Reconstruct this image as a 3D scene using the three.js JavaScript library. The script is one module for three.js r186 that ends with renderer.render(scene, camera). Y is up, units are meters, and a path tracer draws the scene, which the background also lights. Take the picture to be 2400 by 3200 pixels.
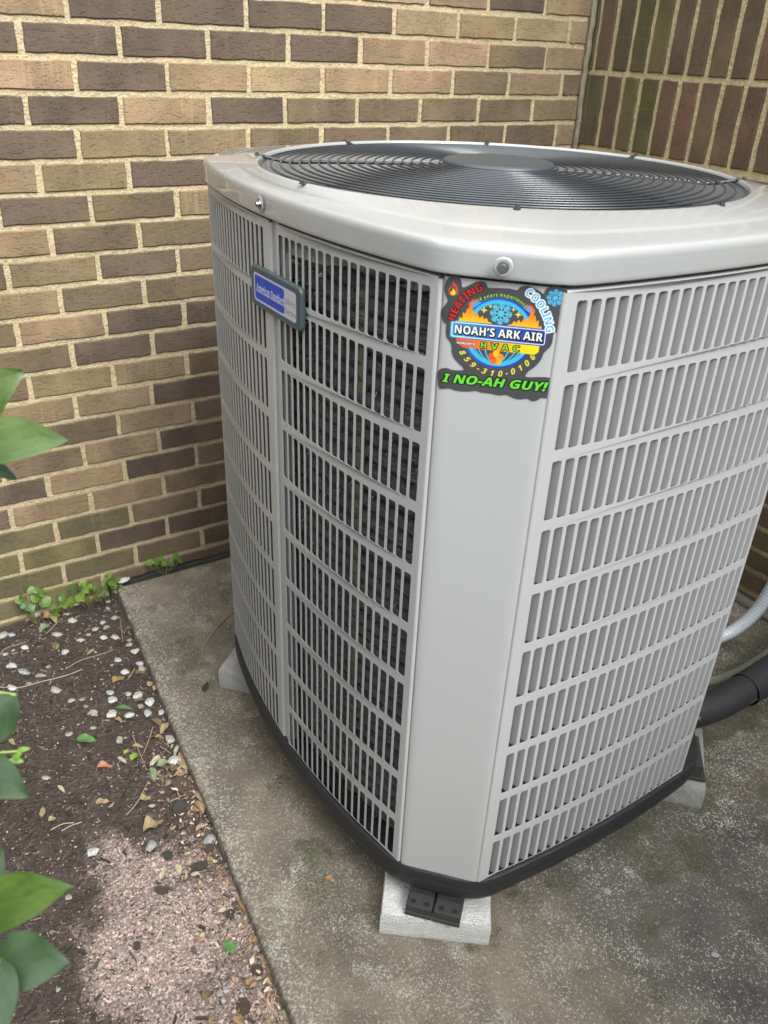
import * as THREE from 'three';
import { mergeGeometries, mergeVertices } from 'three/addons/utils/BufferGeometryUtils.js';
import { RoundedBoxGeometry } from 'three/addons/geometries/RoundedBoxGeometry.js';

// ---------------------------------------------------------------- camera, sky, sun, exposure
const scene = new THREE.Scene();
const camera = new THREE.PerspectiveCamera(63.58, 0.75, 0.05, 200);
camera.position.set(-0.4992, 1.3662, 2.0454);
camera.rotation.set(-0.516426, -0.580634, 0.0453946, 'YXZ');
camera.focus = 1.35; camera.userData.fStop = 9;
camera.updateMatrixWorld(true);

const skyTexture = (() => {                       // an overcast sky: brighter overhead, soft cloud texture
  const w = 512, h = 256, d = new Float32Array(w * h * 4);
  for (let j = 0; j < h; j++) for (let i = 0; i < w; i++) {
    const el = (j + 0.5) / h * Math.PI - Math.PI / 2, az = (i + 0.5) / w * 2 * Math.PI;
    const s = Math.max(0, Math.sin(el));
    const x = Math.cos(el) * Math.cos(az), y = Math.sin(el), z = Math.cos(el) * Math.sin(az);
    let cl = 0, a = 0.5, f = 2;
    for (let o = 0; o < 4; o++) { cl += a * Math.sin(f * x + 1.7 * o + 1.3 * Math.sin(f * 1.3 * z + o)) * Math.sin(f * 1.2 * z + 2.1 * o + 1.1 * Math.sin(f * y)); a *= 0.5; f *= 2.05; }
    const L = (1 + 2 * s) / 3 * (1 + 0.22 * cl) * 1.25;
    const k = (j * w + i) * 4;
    if (el > 0) { d[k] = L * 0.965; d[k + 1] = L; d[k + 2] = L * 1.045; } else { d[k] = 0.16; d[k + 1] = 0.16; d[k + 2] = 0.14; }
    d[k + 3] = 1;
  }
  const t = new THREE.DataTexture(d, w, h, THREE.RGBAFormat, THREE.FloatType);
  t.mapping = THREE.EquirectangularReflectionMapping; t.magFilter = t.minFilter = THREE.LinearFilter; t.needsUpdate = true;
  return t;
})();
scene.background = skyTexture; scene.environment = skyTexture;

const sun = new THREE.DirectionalLight(new THREE.Color(1, 0.995, 0.975), 1.5);
sun.position.set(0.6, 4.8, 5.0); sun.target.position.set(0.3, 0.5, 0.8);
sun.castShadow = true; sun.shadow.radius = 50; sun.shadow.mapSize.set(2048, 2048);
Object.assign(sun.shadow.camera, { left: -3, right: 3, top: 3, bottom: -3, near: 0.1, far: 14 });
scene.add(sun, sun.target);

const renderer = new THREE.WebGLRenderer({ antialias: true });
renderer.toneMapping = THREE.LinearToneMapping;
renderer.toneMappingExposure = 2.95;
renderer.shadowMap.enabled = true;
renderer.setSize(768, 1024);

// ---------------------------------------------------------------- helpers
function rng(seed) { let s = seed >>> 0; return () => { s = (s + 0x6D2B79F5) >>> 0; let t = s; t = Math.imul(t ^ (t >>> 15), t | 1); t ^= t + Math.imul(t ^ (t >>> 7), t | 61); return ((t ^ (t >>> 14)) >>> 0) / 4294967296; }; }
const lerp = (a, b, t) => a + (b - a) * t, clamp = (x, a = 0, b = 1) => Math.min(b, Math.max(a, x));
const smooth = (a, b, x) => { const t = clamp((x - a) / (b - a)); return t * t * (3 - 2 * t); };
const LAT = (() => { const r = rng(4242), t = new Float32Array(65536); for (let i = 0; i < 65536; i++) t[i] = r(); return t; })();
function noise(x, y, s = 0, px = 0, py = 0) {       // value noise, periodic when px, py are given
  const xi = Math.floor(x), yi = Math.floor(y), fx = x - xi, fy = y - yi, u = fx * fx * (3 - 2 * fx), v = fy * fy * (3 - 2 * fy);
  let x0 = xi, x1 = xi + 1, y0 = yi, y1 = yi + 1;
  if (px) { x0 = ((x0 % px) + px) % px; x1 = x0 + 1 === px ? 0 : x0 + 1; y0 = ((y0 % py) + py) % py; y1 = y0 + 1 === py ? 0 : y0 + 1; }
  const a0 = Math.imul(x0, 73856093), a1 = Math.imul(x1, 73856093), k = Math.imul(s + 7, 83492791), b0 = (Math.imul(y0, 19349663) + k) | 0, b1 = (Math.imul(y1, 19349663) + k) | 0;
  const h = (q) => { q = Math.imul(q ^ (q >>> 15), 739982445); q = Math.imul(q ^ (q >>> 12), 695872825); return LAT[(q ^ (q >>> 15)) & 65535]; };
  const p = h(a0 + b0), q = h(a1 + b0), r = h(a0 + b1), w = h(a1 + b1), m = p + (q - p) * u;
  return m + (r + (w - r) * u - m) * v;
}
function fbm(x, y, s = 0, oct = 4, px = 0, py = 0) { let a = 0.5, r = 0, n = 0; for (let o = 0; o < oct; o++) { r += a * noise(x, y, s + o * 17, px, py); n += a; x *= 2; y *= 2; px *= 2; py *= 2; a *= 0.5; } return r / n; }
function texture(w, h, fn, srgb) {                  // fn(i, j) -> [r, g, b] linear 0..1 (colour) or a number (data)
  const d = new Uint8Array(w * h * 4);
  const enc = (c) => { c = clamp(c); return 255 * (c <= 0.0031308 ? 12.92 * c : 1.055 * Math.pow(c, 1 / 2.4) - 0.055); };
  for (let j = 0; j < h; j++) for (let i = 0; i < w; i++) {
    const c = fn(i, j), k = (j * w + i) * 4;
    if (srgb) { d[k] = enc(c[0]); d[k + 1] = enc(c[1]); d[k + 2] = enc(c[2]); } else d[k] = d[k + 1] = d[k + 2] = 255 * clamp(c);
    d[k + 3] = 255;
  }
  const t = new THREE.DataTexture(d, w, h, THREE.RGBAFormat);
  t.magFilter = THREE.LinearFilter; t.minFilter = THREE.LinearMipmapLinearFilter; t.generateMipmaps = true;
  t.wrapS = t.wrapT = THREE.RepeatWrapping; if (srgb) t.colorSpace = THREE.SRGBColorSpace; t.needsUpdate = true;
  return t;
}
function field(n, x0, x1, z0, z1, fn) {             // a slow function of place, kept on a coarse grid
  const d = new Float32Array((n + 1) * (n + 1));
  for (let j = 0; j <= n; j++) for (let i = 0; i <= n; i++) d[j * (n + 1) + i] = fn(lerp(x0, x1, i / n), lerp(z0, z1, j / n));
  return (x, z) => {
    const a = clamp((x - x0) / (x1 - x0) * n, 0, n - 0.001), b = clamp((z - z0) / (z1 - z0) * n, 0, n - 0.001), i = a | 0, j = b | 0, u = a - i, v = b - j, k = j * (n + 1) + i;
    return (d[k] * (1 - u) + d[k + 1] * u) * (1 - v) + (d[k + n + 1] * (1 - u) + d[k + n + 2] * u) * v;
  };
}
const C3 = (r, g, b) => new THREE.Color().setRGB(r, g, b);
const std = (color, roughness, more = {}) => new THREE.MeshStandardMaterial({ color: Array.isArray(color) ? C3(...color) : color, roughness, ...more });
const phys = (color, roughness, more = {}) => new THREE.MeshPhysicalMaterial({ color: Array.isArray(color) ? C3(...color) : color, roughness, ...more });
const counts = {};
function numbered(n) { const k = counts[n] = (counts[n] ?? -1) + 1; return k ? `${n}_${String(k).padStart(3, '0')}` : n; }
function mesh(name, geo, mat, parent) { const m = new THREE.Mesh(geo, mat); m.name = name; m.castShadow = m.receiveShadow = true; (parent ?? scene).add(m); return m; }
function tag(o, label, category, group, kind) { o.userData.label = label; o.userData.category = category; if (group) o.userData.group = group; if (kind) o.userData.kind = kind; return o; }
function thing(name, label, category, [x, y, z] = [0, 0, 0], group) { const g = new THREE.Group(); g.name = numbered(name); g.position.set(x, y, z); scene.add(g); return tag(g, label, category, group); }
function single(name, geo, mat, label, category, group) { return tag(mesh(numbered(name), geo, mat), label, category, group); }
function struct(name, geo, mat) { const m = mesh(numbered(name), geo, mat); m.userData.kind = 'structure'; return m; }
function box(w, h, d, x = 0, y = 0, z = 0) { const g = new THREE.BoxGeometry(w, h, d); g.translate(x, y, z); return g; }
function fromArrays(pos, uv, idx) { const g = new THREE.BufferGeometry(); g.setAttribute('position', new THREE.Float32BufferAttribute(pos, 3)); if (uv) g.setAttribute('uv', new THREE.Float32BufferAttribute(uv, 2)); if (idx) g.setIndex(idx); g.computeVertexNormals(); return g; }
function rings(list, closedLoop = true, uvScale = 1) {   // joins rings of equal length into a smooth surface
  const n = list[0].length, pos = [], uv = [], idx = [];
  list.forEach((r, k) => r.forEach((p, i) => { pos.push(...p); uv.push(i / n * uvScale, k / list.length * uvScale); }));
  for (let k = 0; k + 1 < list.length; k++) for (let i = 0; i < (closedLoop ? n : n - 1); i++) { const a = k * n + i, b = k * n + (i + 1) % n, c = a + n, e = b + n; idx.push(a, b, c, b, e, c); }
  return fromArrays(pos, uv, idx);
}
const V3 = (x, y, z) => new THREE.Vector3(x, y, z);
function tube(points, radius, seg = 32, rad = 8, closed = false) { return new THREE.TubeGeometry(new THREE.CatmullRomCurve3(points.map((p) => (p.isVector3 ? p : V3(...p))), closed), seg, radius, rad, closed); }
// a pixel of the 2400 x 3200 photograph gives a direction; the surface that the thing lies on gives the distance
const FPX = 2581.4;
function ray(u, v) { return V3((u - 1200) / FPX, -(v - 1600) / FPX, -1).applyQuaternion(camera.quaternion); }
function onLevel(u, v, y) { const d = ray(u, v), t = (y - camera.position.y) / d.y; return camera.position.clone().addScaledVector(d, t); }
function away(u, v, dist) { return camera.position.clone().addScaledVector(ray(u, v).normalize(), dist); }

// ---------------------------------------------------------------- shared maps
const BRW = 512, BRH = 512;                        // brick: 0.4 m x 0.4 m, wire-cut tears, pits, pale drips
const tearAt = (i, j) => { const u = i / BRW, v = j / BRH; const w = fbm(u * 8, v * 8, 5, 3, 8, 8) * 0.05; return 0.6 * fbm(u * 36, (v + w * 0.6) * 150, 11, 3, 36, 150) + 0.4 * noise(u * 150, v * 260, 12, 150, 260); };
const brickMap = texture(BRW, BRH, (i, j) => {
  const u = i / BRW, v = j / BRH, t = tearAt(i, j), b = fbm(u * 6, v * 6, 3, 4, 6, 6), g = noise(u * 256, v * 256, 9, 256, 256);
  const dash = smooth(0.40, 0.24, t), drip = smooth(0.62, 0.8, noise(u * 70, v * 3, 21, 70, 3)) * smooth(0.45, 0.7, fbm(u * 5, v * 5, 31, 2, 5, 5));
  const k = 0.72 + 0.5 * (b - 0.5) + 0.32 * (t - 0.5) + 0.16 * (g - 0.5), gr = smooth(0.55, 0.75, fbm(u * 4, v * 4, 41, 3, 4, 4)) * 0.09;
  let r = k, gg = k * (1 + gr * 0.45), bb = k * (1 - gr * 0.8);
  r = lerp(r, r * 0.55, dash * 0.36); gg = lerp(gg, gg * 0.55, dash * 0.36); bb = lerp(bb, bb * 0.57, dash * 0.36);
  const p = drip * 0.42; return [lerp(r, 1, p), lerp(gg, 0.95, p), lerp(bb, 0.85, p)];
}, true);
const brickBump = texture(BRW, BRH, (i, j) => { const u = i / BRW, v = j / BRH, t = tearAt(i, j); return 0.7 - 0.5 * smooth(0.42, 0.22, t) + 0.2 * (t - 0.5) + 0.15 * (noise(u * 200, v * 200, 4, 200, 200) - 0.5); });
const grainMap = texture(512, 512, (i, j) => { const u = i / 512, v = j / 512, a = fbm(u * 8, v * 8, 51, 4, 8, 8), b = noise(u * 170, v * 170, 52, 170, 170), c = noise(u * 90, v * 90, 53, 90, 90); const k = 0.84 + 0.26 * (a - 0.5) + 0.22 * (b - 0.5) + 0.16 * (c - 0.5); return [k, k * 0.995, k * 0.98]; }, true);
const grainBump = texture(512, 512, (i, j) => { const u = i / 512, v = j / 512; return 0.5 + 0.5 * (noise(u * 170, v * 170, 52, 170, 170) - 0.5) + 0.5 * (noise(u * 60, v * 60, 54, 60, 60) - 0.5); });

// ---------------------------------------------------------------- brick walls
const tones = {
  L: [[0.325, 0.232, 0.140], [0.300, 0.210, 0.122], [0.335, 0.225, 0.142]],
  T: [[0.255, 0.180, 0.105], [0.235, 0.168, 0.094], [0.270, 0.186, 0.112]],
  M: [[0.165, 0.118, 0.070], [0.150, 0.104, 0.064], [0.178, 0.125, 0.075]],
  D: [[0.124, 0.088, 0.061], [0.114, 0.080, 0.056], [0.134, 0.092, 0.064]],
  G: [[0.170, 0.140, 0.066], [0.145, 0.120, 0.060], [0.190, 0.152, 0.076]],
  R: [[0.150, 0.084, 0.050], [0.130, 0.076, 0.046], [0.122, 0.070, 0.043]],
  S: [[0.122, 0.082, 0.048], [0.108, 0.074, 0.044], [0.136, 0.088, 0.050]],
  O: [[0.115, 0.092, 0.040], [0.098, 0.076, 0.038], [0.098, 0.084, 0.034]],
};
const brickMats = {};
for (const k in tones) brickMats[k] = tones[k].map((c) => std(c.map((v) => v * 1.32), 0.92, { map: brickMap, bumpMap: brickBump, bumpScale: 0.0013 }));
const mortarMat = std([0.58, 0.47, 0.295], 0.97, { map: grainMap, bumpMap: grainBump, bumpScale: 0.003 });
const mortarOld = std([0.60, 0.50, 0.285], 0.97, { map: grainMap, bumpMap: grainBump, bumpScale: 0.003 });

function brickGeometry(w, h, seed, nx = 7, ny = 3) {   // ragged outline, rounded arris; the face looks to +z at z = 0
  const r = rng(seed), front = [], j = () => (r() - 0.5) * 0.0030, tilt = (r() - 0.5) * 0.0016;
  const face = (r() - 0.5) * 0.0014;
  for (let i = 0; i < nx; i++) front.push([-w / 2 + w * i / nx, -h / 2 + j()]);
  for (let i = 0; i < ny; i++) front.push([w / 2 + j(), -h / 2 + h * i / ny]);
  for (let i = 0; i < nx; i++) front.push([w / 2 - w * i / nx, h / 2 + j()]);
  for (let i = 0; i < ny; i++) front.push([-w / 2 + j(), h / 2 - h * i / ny]);
  const n = front.length, pos = [0, 0, face], idx = [];
  for (const [x, y] of front) pos.push(x * (1 - 0.004 / w), y * (1 - 0.004 / h), face + tilt * x / w);
  for (const [x, y] of front) pos.push(x, y, -0.0024);
  for (const [x, y] of front) pos.push(x, y, -0.012);
  for (let i = 0; i < n; i++) {
    const a = 1 + i, b = 1 + (i + 1) % n; idx.push(0, a, b);
    for (const o of [0, n]) idx.push(a + o, a + n + o, b + o, b + o, a + n + o, b + n + o);
  }
  const ou = r(), ov = r(), uv = [];
  for (let i = 0; i < pos.length; i += 3) uv.push(pos[i] / 0.4 + ou, pos[i + 1] / 0.4 + ov);
  const g = fromArrays(pos, uv, idx).toNonIndexed(); g.computeVertexNormals(); return g;
}
const COURSE = 0.0677, HALF = 0.10075, ROW0 = 1.414, JOINT = 0.0122;
const seen = {                                     // where the upright joints stand (measured) and the tone of each brick, course by course downwards
  '-1': [[0.302, 0.503, 0.706, 0.906, 1.105, 1.305], 'DDDLTDL'],
  0: [[-0.2, 0.003, 0.199, 0.404, 0.605, 0.808, 1.01, 1.207, 1.406], 'TLDDDDLTLL'],
  1: [[-0.3, -0.099, 0.104, 0.307, 0.51, 0.711, 0.915, 1.12, 1.329], 'LDDDDDTLMT'],
  2: [[-0.2, 0.002, 0.206, 0.405, 0.603, 0.803, 1.005, 1.202, 1.403], 'TLDTLLLMTM'],
  3: [[-0.31, -0.109, 0.093, 0.3, 0.499, 0.705, 0.901, 1.099, 1.3], 'TDDLDMMMMT'],
  4: [[-0.21, -0.009, 0.193, 0.398, 0.6, 0.803, 1.004, 1.206, 1.404], 'DDTTMMMMMT'],
  5: [[-0.3, -0.103, 0.096, 0.3], 'MTTDM'], 6: [[-0.2, 0, 0.205, 0.4], 'TDMTM'], 7: [[-0.3, -0.098, 0.106, 0.3], 'DTMMD'],
  8: [[-0.203, 0, 0.197, 0.4], 'MTDMT'], 9: [[-0.3, -0.098, 0.104, 0.3], 'MTMMD'], 10: [[-0.205, -0.002, 0.2, 0.4], 'MTDDM'],
  11: [[-0.29, -0.09, 0.111, 0.3], 'TMDDM'], 12: [[-0.4, -0.199, 0.001, 0.197, 0.4], 'TMTTMD'], 13: [[-0.3, -0.101, 0.094, 0.3], 'MTTDM'],
  14: [[-0.4, -0.2, -0.001, 0.202, 0.4], 'DTMTDM'], 15: [[-0.3, -0.098, 0.099, 0.3], 'TMTDM'], 16: [[-0.4, -0.2, 0, 0.202, 0.4], 'TDTDMD'],
  17: [[-0.3, -0.1, 0.1, 0.3], 'DTTMD'], 18: [[-0.4, -0.2, 0, 0.2, 0.4], 'MGGMDD'], 19: [[-0.3, -0.1, 0.1, 0.3], 'GGDDD'],
  20: [[-0.4, -0.2, 0, 0.2, 0.4], 'TGGMDD'], 21: [[-0.3, -0.1, 0.1, 0.3], 'GGMDM'], 22: [[-0.4, -0.2, 0, 0.2, 0.4], 'GGGMMM'],
};
const backWall = thing('brick_wall', 'brown and tan brick wall in running bond with pale sandy mortar', 'wall');
{
  const rest = [], r = rng(77);
  const m = box(5.62, 3.5, 0.1, -1.19, 1.45, -0.0545); m.attributes.uv.array.forEach((v, i, a) => { a[i] = v * (i % 2 ? 7 : 11); });
  mesh('mortar', m, mortarMat, backWall);
  for (let row = -13; row <= 23; row++) {
    const y = ROW0 - row * COURSE, data = seen[row], odd = Math.abs(row) % 2;
    let joints = data ? data[0].slice() : [], pal = data ? data[1] : '';
    const left = -1.6; let first = joints.length ? joints[0] : (odd ? -HALF : 0);
    if (!joints.length) joints.push(first);
    let added = 0; while (joints[0] - 0.2015 > left) { joints.unshift(joints[0] - 0.2015); added++; }
    while (joints[joints.length - 1] + 0.2015 < 1.47) joints.push(joints[joints.length - 1] + 0.2015);
    joints = [left - 0.1, ...joints, 1.486];
    for (let k = 0; k + 1 < joints.length; k++) {
      const a = joints[k] + JOINT / 2 * (0.8 + 0.5 * r()), b = joints[k + 1] - JOINT / 2 * (0.8 + 0.5 * r()), w = b - a; if (w < 0.02) continue;
      const x = (a + b) / 2, h = COURSE - JOINT * (0.85 + 0.3 * r()), yy = y + (r() - 0.5) * 0.0016;
      const given = data ? pal[k - added] : undefined, tone = given ?? 'DMTMDTLM'[Math.floor(r() * 8)], mat = brickMats[tone][Math.floor(r() * 3)];
      const g = brickGeometry(w, h, 1000 + (row + 20) * 40 + k);
      const inView = row >= -1 && row <= 22 && (row <= 5 ? x > -0.55 : x > -0.65 && x < 0.62);
      g.translate(x, yy, 0);
      if (inView) mesh('brick', g, mat, backWall);
      else (rest[mat.uuid] ??= { mat, list: [] }).list.push(g);
    }
  }
  for (const k in rest) { const o = mesh('outer_brick', mergeGeometries(rest[k].list), rest[k].mat, backWall); o.userData.kind = 'stuff'; }
}
const sideWall = thing('side_brick_wall', 'dark mossy brick wall with upright soldier bricks meeting the tan wall', 'wall');
{
  const r = rng(91), rest = {};
  const m = box(0.1, 3.5, 4.4, 1.5455, 1.45, 2.2); m.attributes.uv.array.forEach((v, i, a) => { a[i] = v * (i % 2 ? 7 : 9); });
  mesh('mortar', m, mortarOld, sideWall);
  const put = (z, y, w, h, tone, view, upright) => {
    const g = upright ? brickGeometry(h, w, 9000 + Math.floor(z * 500) + Math.floor(y * 9000)) : brickGeometry(w, h, 9000 + Math.floor(z * 500) + Math.floor(y * 9000));
    if (upright) g.rotateZ(Math.PI / 2);
    g.rotateY(-Math.PI / 2); g.translate(1.49, y, z);
    const mat = brickMats[tone][Math.floor(r() * 3)];
    if (view) mesh('brick', g, mat, sideWall); else (rest[mat.uuid] ??= { mat, list: [] }).list.push(g);
  };
  for (let s = -1; s < 9; s++) {                   // soldier courses
    const y0 = 1.315 + s * 0.2035; 
    for (let i = 0; i < 40; i++) {
      const z = 0.062 + i * 0.0682 + (s % 2 ? -0.009 : 0) + (r() - 0.5) * 0.003; if (z > 2.7) continue;
      const tone = z < 0.27 ? (r() < 0.75 ? 'O' : 'S') : 'RSRSRSSR'[Math.floor(r() * 8)];
      put(z - 0.002, y0 + 0.1018, 0.0682 - JOINT * (1.1 + 0.35 * r()), 0.2035 - JOINT * 1.25, tone, (s === -1 || s === 0) && z < 0.78, true);
    }
    if (s === -1) put(0.015, y0 + 0.1018, 0.022, 0.19, 'O', false, true); else put(0.012, y0 + 0.1018, 0.016, 0.19, 'O', false, true);
  }
  for (let row = 0; row < 20; row++) for (let k = 0; k < 13; k++) {   // running courses below
    const y = 1.106 - (row + 0.5) * COURSE, z = (k - (row % 2 ? 0.5 : 0)) * 0.2015 + 0.012; if (z < 0) { put(0.058, y, 0.09, COURSE - JOINT, 'O', false, false); continue; }
    put(z + 0.1, y, 0.2015 - JOINT, COURSE - JOINT, 'OSSODSOS'[Math.floor(r() * 8)], y < 0.4 && z > 0.6 && z < 1.3, false);
  }
  for (const k in rest) { const o = mesh('outer_brick', mergeGeometries(rest[k].list), rest[k].mat, sideWall); o.userData.kind = 'stuff'; }
  // old sealant running down the inside corner
  const rr = rng(5), bead = []; for (let i = 0; i <= 60; i++) bead.push(V3(1.4795 + (rr() - 0.5) * 0.004, 0.02 + i * 0.03, 0.008 + (rr() - 0.5) * 0.005));
  mesh('corner_sealant', tube(bead, 0.0085, 180, 6), std([0.46, 0.40, 0.27], 0.9, { bumpMap: grainBump, bumpScale: 0.004, map: grainMap }), sideWall);
}

// ---------------------------------------------------------------- ground, slab, planting bed
struct('ground', (() => { const g = new THREE.PlaneGeometry(90, 90); g.rotateX(-Math.PI / 2); g.translate(0, -0.14, 30); return g; })(), std([0.10, 0.11, 0.055], 1, { map: (() => { const t = grainMap.clone(); t.repeat.set(200, 200); t.needsUpdate = true; return t; })() }));
const slabEdge = (z) => -0.074 - 0.077 * z + 0.004 * (noise(z * 6, 3, 8) - 0.5) + 0.003 * (noise(z * 40, 3, 9) - 0.5);
const SX0 = -0.35, SX1 = 1.6, SZ0 = 0, SZ1 = 1.95;   // the patch of slab that the map covers, in metres
const SF = (fn, n = 256) => field(n, SX0, SX1, SZ0, SZ1, fn);
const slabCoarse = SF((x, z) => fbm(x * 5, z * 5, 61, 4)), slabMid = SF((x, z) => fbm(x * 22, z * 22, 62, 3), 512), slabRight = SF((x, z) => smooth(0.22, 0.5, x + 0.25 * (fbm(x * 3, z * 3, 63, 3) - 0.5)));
const slabMoss = SF((x, z) => smooth(0.49, 0.60, fbm(x * 11, z * 11, 64, 4) + 0.2 * (smooth(0.42, 0.62, x) * smooth(1.62, 1.45, z) - 0.55)), 512), slabStain = SF((x, z) => smooth(0.45, 0.62, fbm(x * 3.2, z * 3.2, 65, 4)));
const slabPatch = SF((x, z) => fbm(x * 14, z * 14, 69, 3), 512), slabLich = SF((x, z) => smooth(0.66, 0.78, fbm(x * 26, z * 26, 70, 3)), 512), slabRim = SF((x, z) => smooth(0.075, 0.01, x - slabEdge(z)), 512);
const slabMap = texture(2048, 2048, (i, j) => {
  const x = lerp(SX0, SX1, i / 2048), z = lerp(SZ0, SZ1, j / 2048), f = { coarse: slabCoarse(x, z), mid: slabMid(x, z), right: slabRight(x, z), moss: slabMoss(x, z), stain: slabStain(x, z) };
  const g1 = noise(x * 620, z * 620, 66), g2 = noise(x * 310, z * 310, 67), g3 = noise(x * 900, z * 900, 68), patch = slabPatch(x, z), edge = slabRim(x, z);
  let k = 0.124 + 0.085 * (f.coarse - 0.5) + 0.075 * (f.mid - 0.5) + 0.05 * (g1 - 0.5) + 0.035 * (g3 - 0.5);
  let r = k * 1.12, g = k, b = k * 0.80;
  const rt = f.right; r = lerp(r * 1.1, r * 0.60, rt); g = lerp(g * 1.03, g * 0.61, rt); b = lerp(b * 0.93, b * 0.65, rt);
  r = lerp(r, r * 0.62, f.stain * 0.55); g = lerp(g, g * 0.64, f.stain * 0.55); b = lerp(b, b * 0.68, f.stain * 0.55);
  const tan = smooth(0.5, 0.62, x) * smooth(1.5, 1.36, z + 0.3 * (patch - 0.5)); r = lerp(r, 0.15, tan * 0.85 * smooth(0.3, 0.7, g2)); g = lerp(g, 0.125, tan * 0.85 * smooth(0.3, 0.7, g2)); b = lerp(b, 0.085, tan * 0.85 * smooth(0.3, 0.7, g2));
  const mo = f.moss * smooth(0.35, 0.6, g2 * 0.5 + f.mid * 0.5); r = lerp(r, 0.042, mo * 0.8); g = lerp(g, 0.046, mo * 0.8); b = lerp(b, 0.018, mo * 0.8);
  const dense = clamp(0.55 + 2.2 * (patch - 0.48) + edge * 0.15), white = smooth(0.74 - 0.16 * dense, 0.86 - 0.14 * dense, 0.62 * g1 + 0.38 * g2) + 0.7 * smooth(0.86, 0.93, g3) * smooth(0.45, 0.7, g2);
  const lich = slabLich(x, z) * smooth(0.35, 0.6, g1) * (1 - mo);
  const w = clamp(white * lerp(0.42, 0.62, rt) * (1 - 0.6 * mo) + lich * 0.3 + edge * 0.25 * smooth(0.4, 0.7, g2));
  return [lerp(r, 0.44, w), lerp(g, 0.425, w), lerp(b, 0.365, w)];
}, true);
const slabBump = texture(1024, 1024, (i, j) => { const x = lerp(SX0, SX1, i / 1024), z = lerp(SZ0, SZ1, j / 1024); return 0.45 + 0.45 * (noise(x * 300, z * 300, 66) - 0.5) + 0.5 * (fbm(x * 60, z * 60, 71, 3) - 0.5); });
{
  const zs = []; for (let z = 0.036; z < 3.2; z += 0.016) zs.push(z);
  const xs = []; for (let i = 0; i <= 40; i++) xs.push(i / 40);
  const list = zs.map((z) => { const e = slabEdge(z), c = 0.0016 * (noise(z * 70, 1, 12) - 0.5), back = z < 0.05 ? -0.006 : 0; return [[e + 0.004, -0.16, z], [e, -0.07, z], [e + c, -0.011, z], [e + 0.002 + c, -0.005, z], [e + 0.006, -0.0013, z], [e + 0.013, back, z], ...xs.map((t) => [lerp(e + 0.02, 1.452, t), back, z]), [1.455, -0.16, z]]; });
  list.unshift(list[0].map(([x, y, z]) => [x, Math.min(y, -0.15), z]));
  const g = rings(list.reverse(), false); const p = g.attributes.position, uv = g.attributes.uv;
  for (let i = 0; i < p.count; i++) uv.setXY(i, (p.getX(i) - SX0) / (SX1 - SX0), (p.getZ(i) - 0.35 * p.getY(i) - SZ0) / (SZ1 - SZ0));
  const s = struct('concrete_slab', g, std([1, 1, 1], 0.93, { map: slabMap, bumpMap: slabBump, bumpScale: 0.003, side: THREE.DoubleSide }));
}
const SOIL = -0.045;
const soilH = (x, z) => SOIL + 0.02 * (fbm(x * 9, z * 9, 81, 3) - 0.5) + 0.009 * (fbm(x * 40, z * 40, 82, 2) - 0.5) + 0.012 * smooth(0.06, 0.0, slabEdge(z) - x) - 0.01 * smooth(0.1, 0, z);
const sandAt = (x, z) => 0.92 * smooth(-0.1, 0.95, 1.0 - ((x + 0.285) / 0.2) ** 2 - ((z - 1.16) / 0.35) ** 2 + 1.5 * (fbm(x * 15 + 3, z * 15, 83, 5) - 0.5));
const BX0 = -1.05, BX1 = 0, BZ0 = -0.02, BZ1 = 2.08;
const sandMask = field(400, BX0, BX1, BZ0, BZ1, sandAt), soilCoarse = field(300, BX0, BX1, BZ0, BZ1, (x, z) => fbm(x * 30, z * 30, 84, 3));
const soilMap = texture(1024, 2048, (i, j) => {
  const x = lerp(BX0, BX1, i / 1024), z = lerp(BZ0, BZ1, j / 2048), s = sandMask(x, z);
  const c = soilCoarse(x, z), g1 = noise(x * 330, z * 330, 85), g2 = noise(x * 160 + 60 * z, z * 420 - 90 * x, 86), g3 = noise(x * 700, z * 700, 87);
  let k = 0.038 + 0.032 * (c - 0.4) + 0.03 * (g2 - 0.45) + 0.012 * (g3 - 0.5); k = Math.max(0.008, k);
  let r = k * 1.3, g = k * 0.93, b = k * 0.74;
  const fleck = smooth(0.9, 0.95, g3) * smooth(0.5, 0.7, g1); r = lerp(r, 0.4, fleck * 0.6); g = lerp(g, 0.33, fleck * 0.6); b = lerp(b, 0.27, fleck * 0.6);
  const gr = clamp(s * 1.25 * (0.8 + 0.5 * (g1 - 0.4))) * smooth(0.05, 0.4, g3 * 0.5 + g1 * 0.5);
  const sw = 0.27 + 0.3 * smooth(0.6, 0.9, g1) + 0.16 * (g3 - 0.5);
  return [lerp(r, sw * 1.06, gr), lerp(g, sw * 0.78, gr), lerp(b, sw * 0.66, gr)];
}, true);
const soilBump = texture(512, 1024, (i, j) => { const x = lerp(BX0, BX1, i / 512), z = lerp(BZ0, BZ1, j / 1024); return 0.5 + 0.5 * (noise(x * 160 + 60 * z, z * 300 - 90 * x, 86) - 0.5) + 0.4 * (noise(x * 220, z * 220, 85) - 0.5); });
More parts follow.
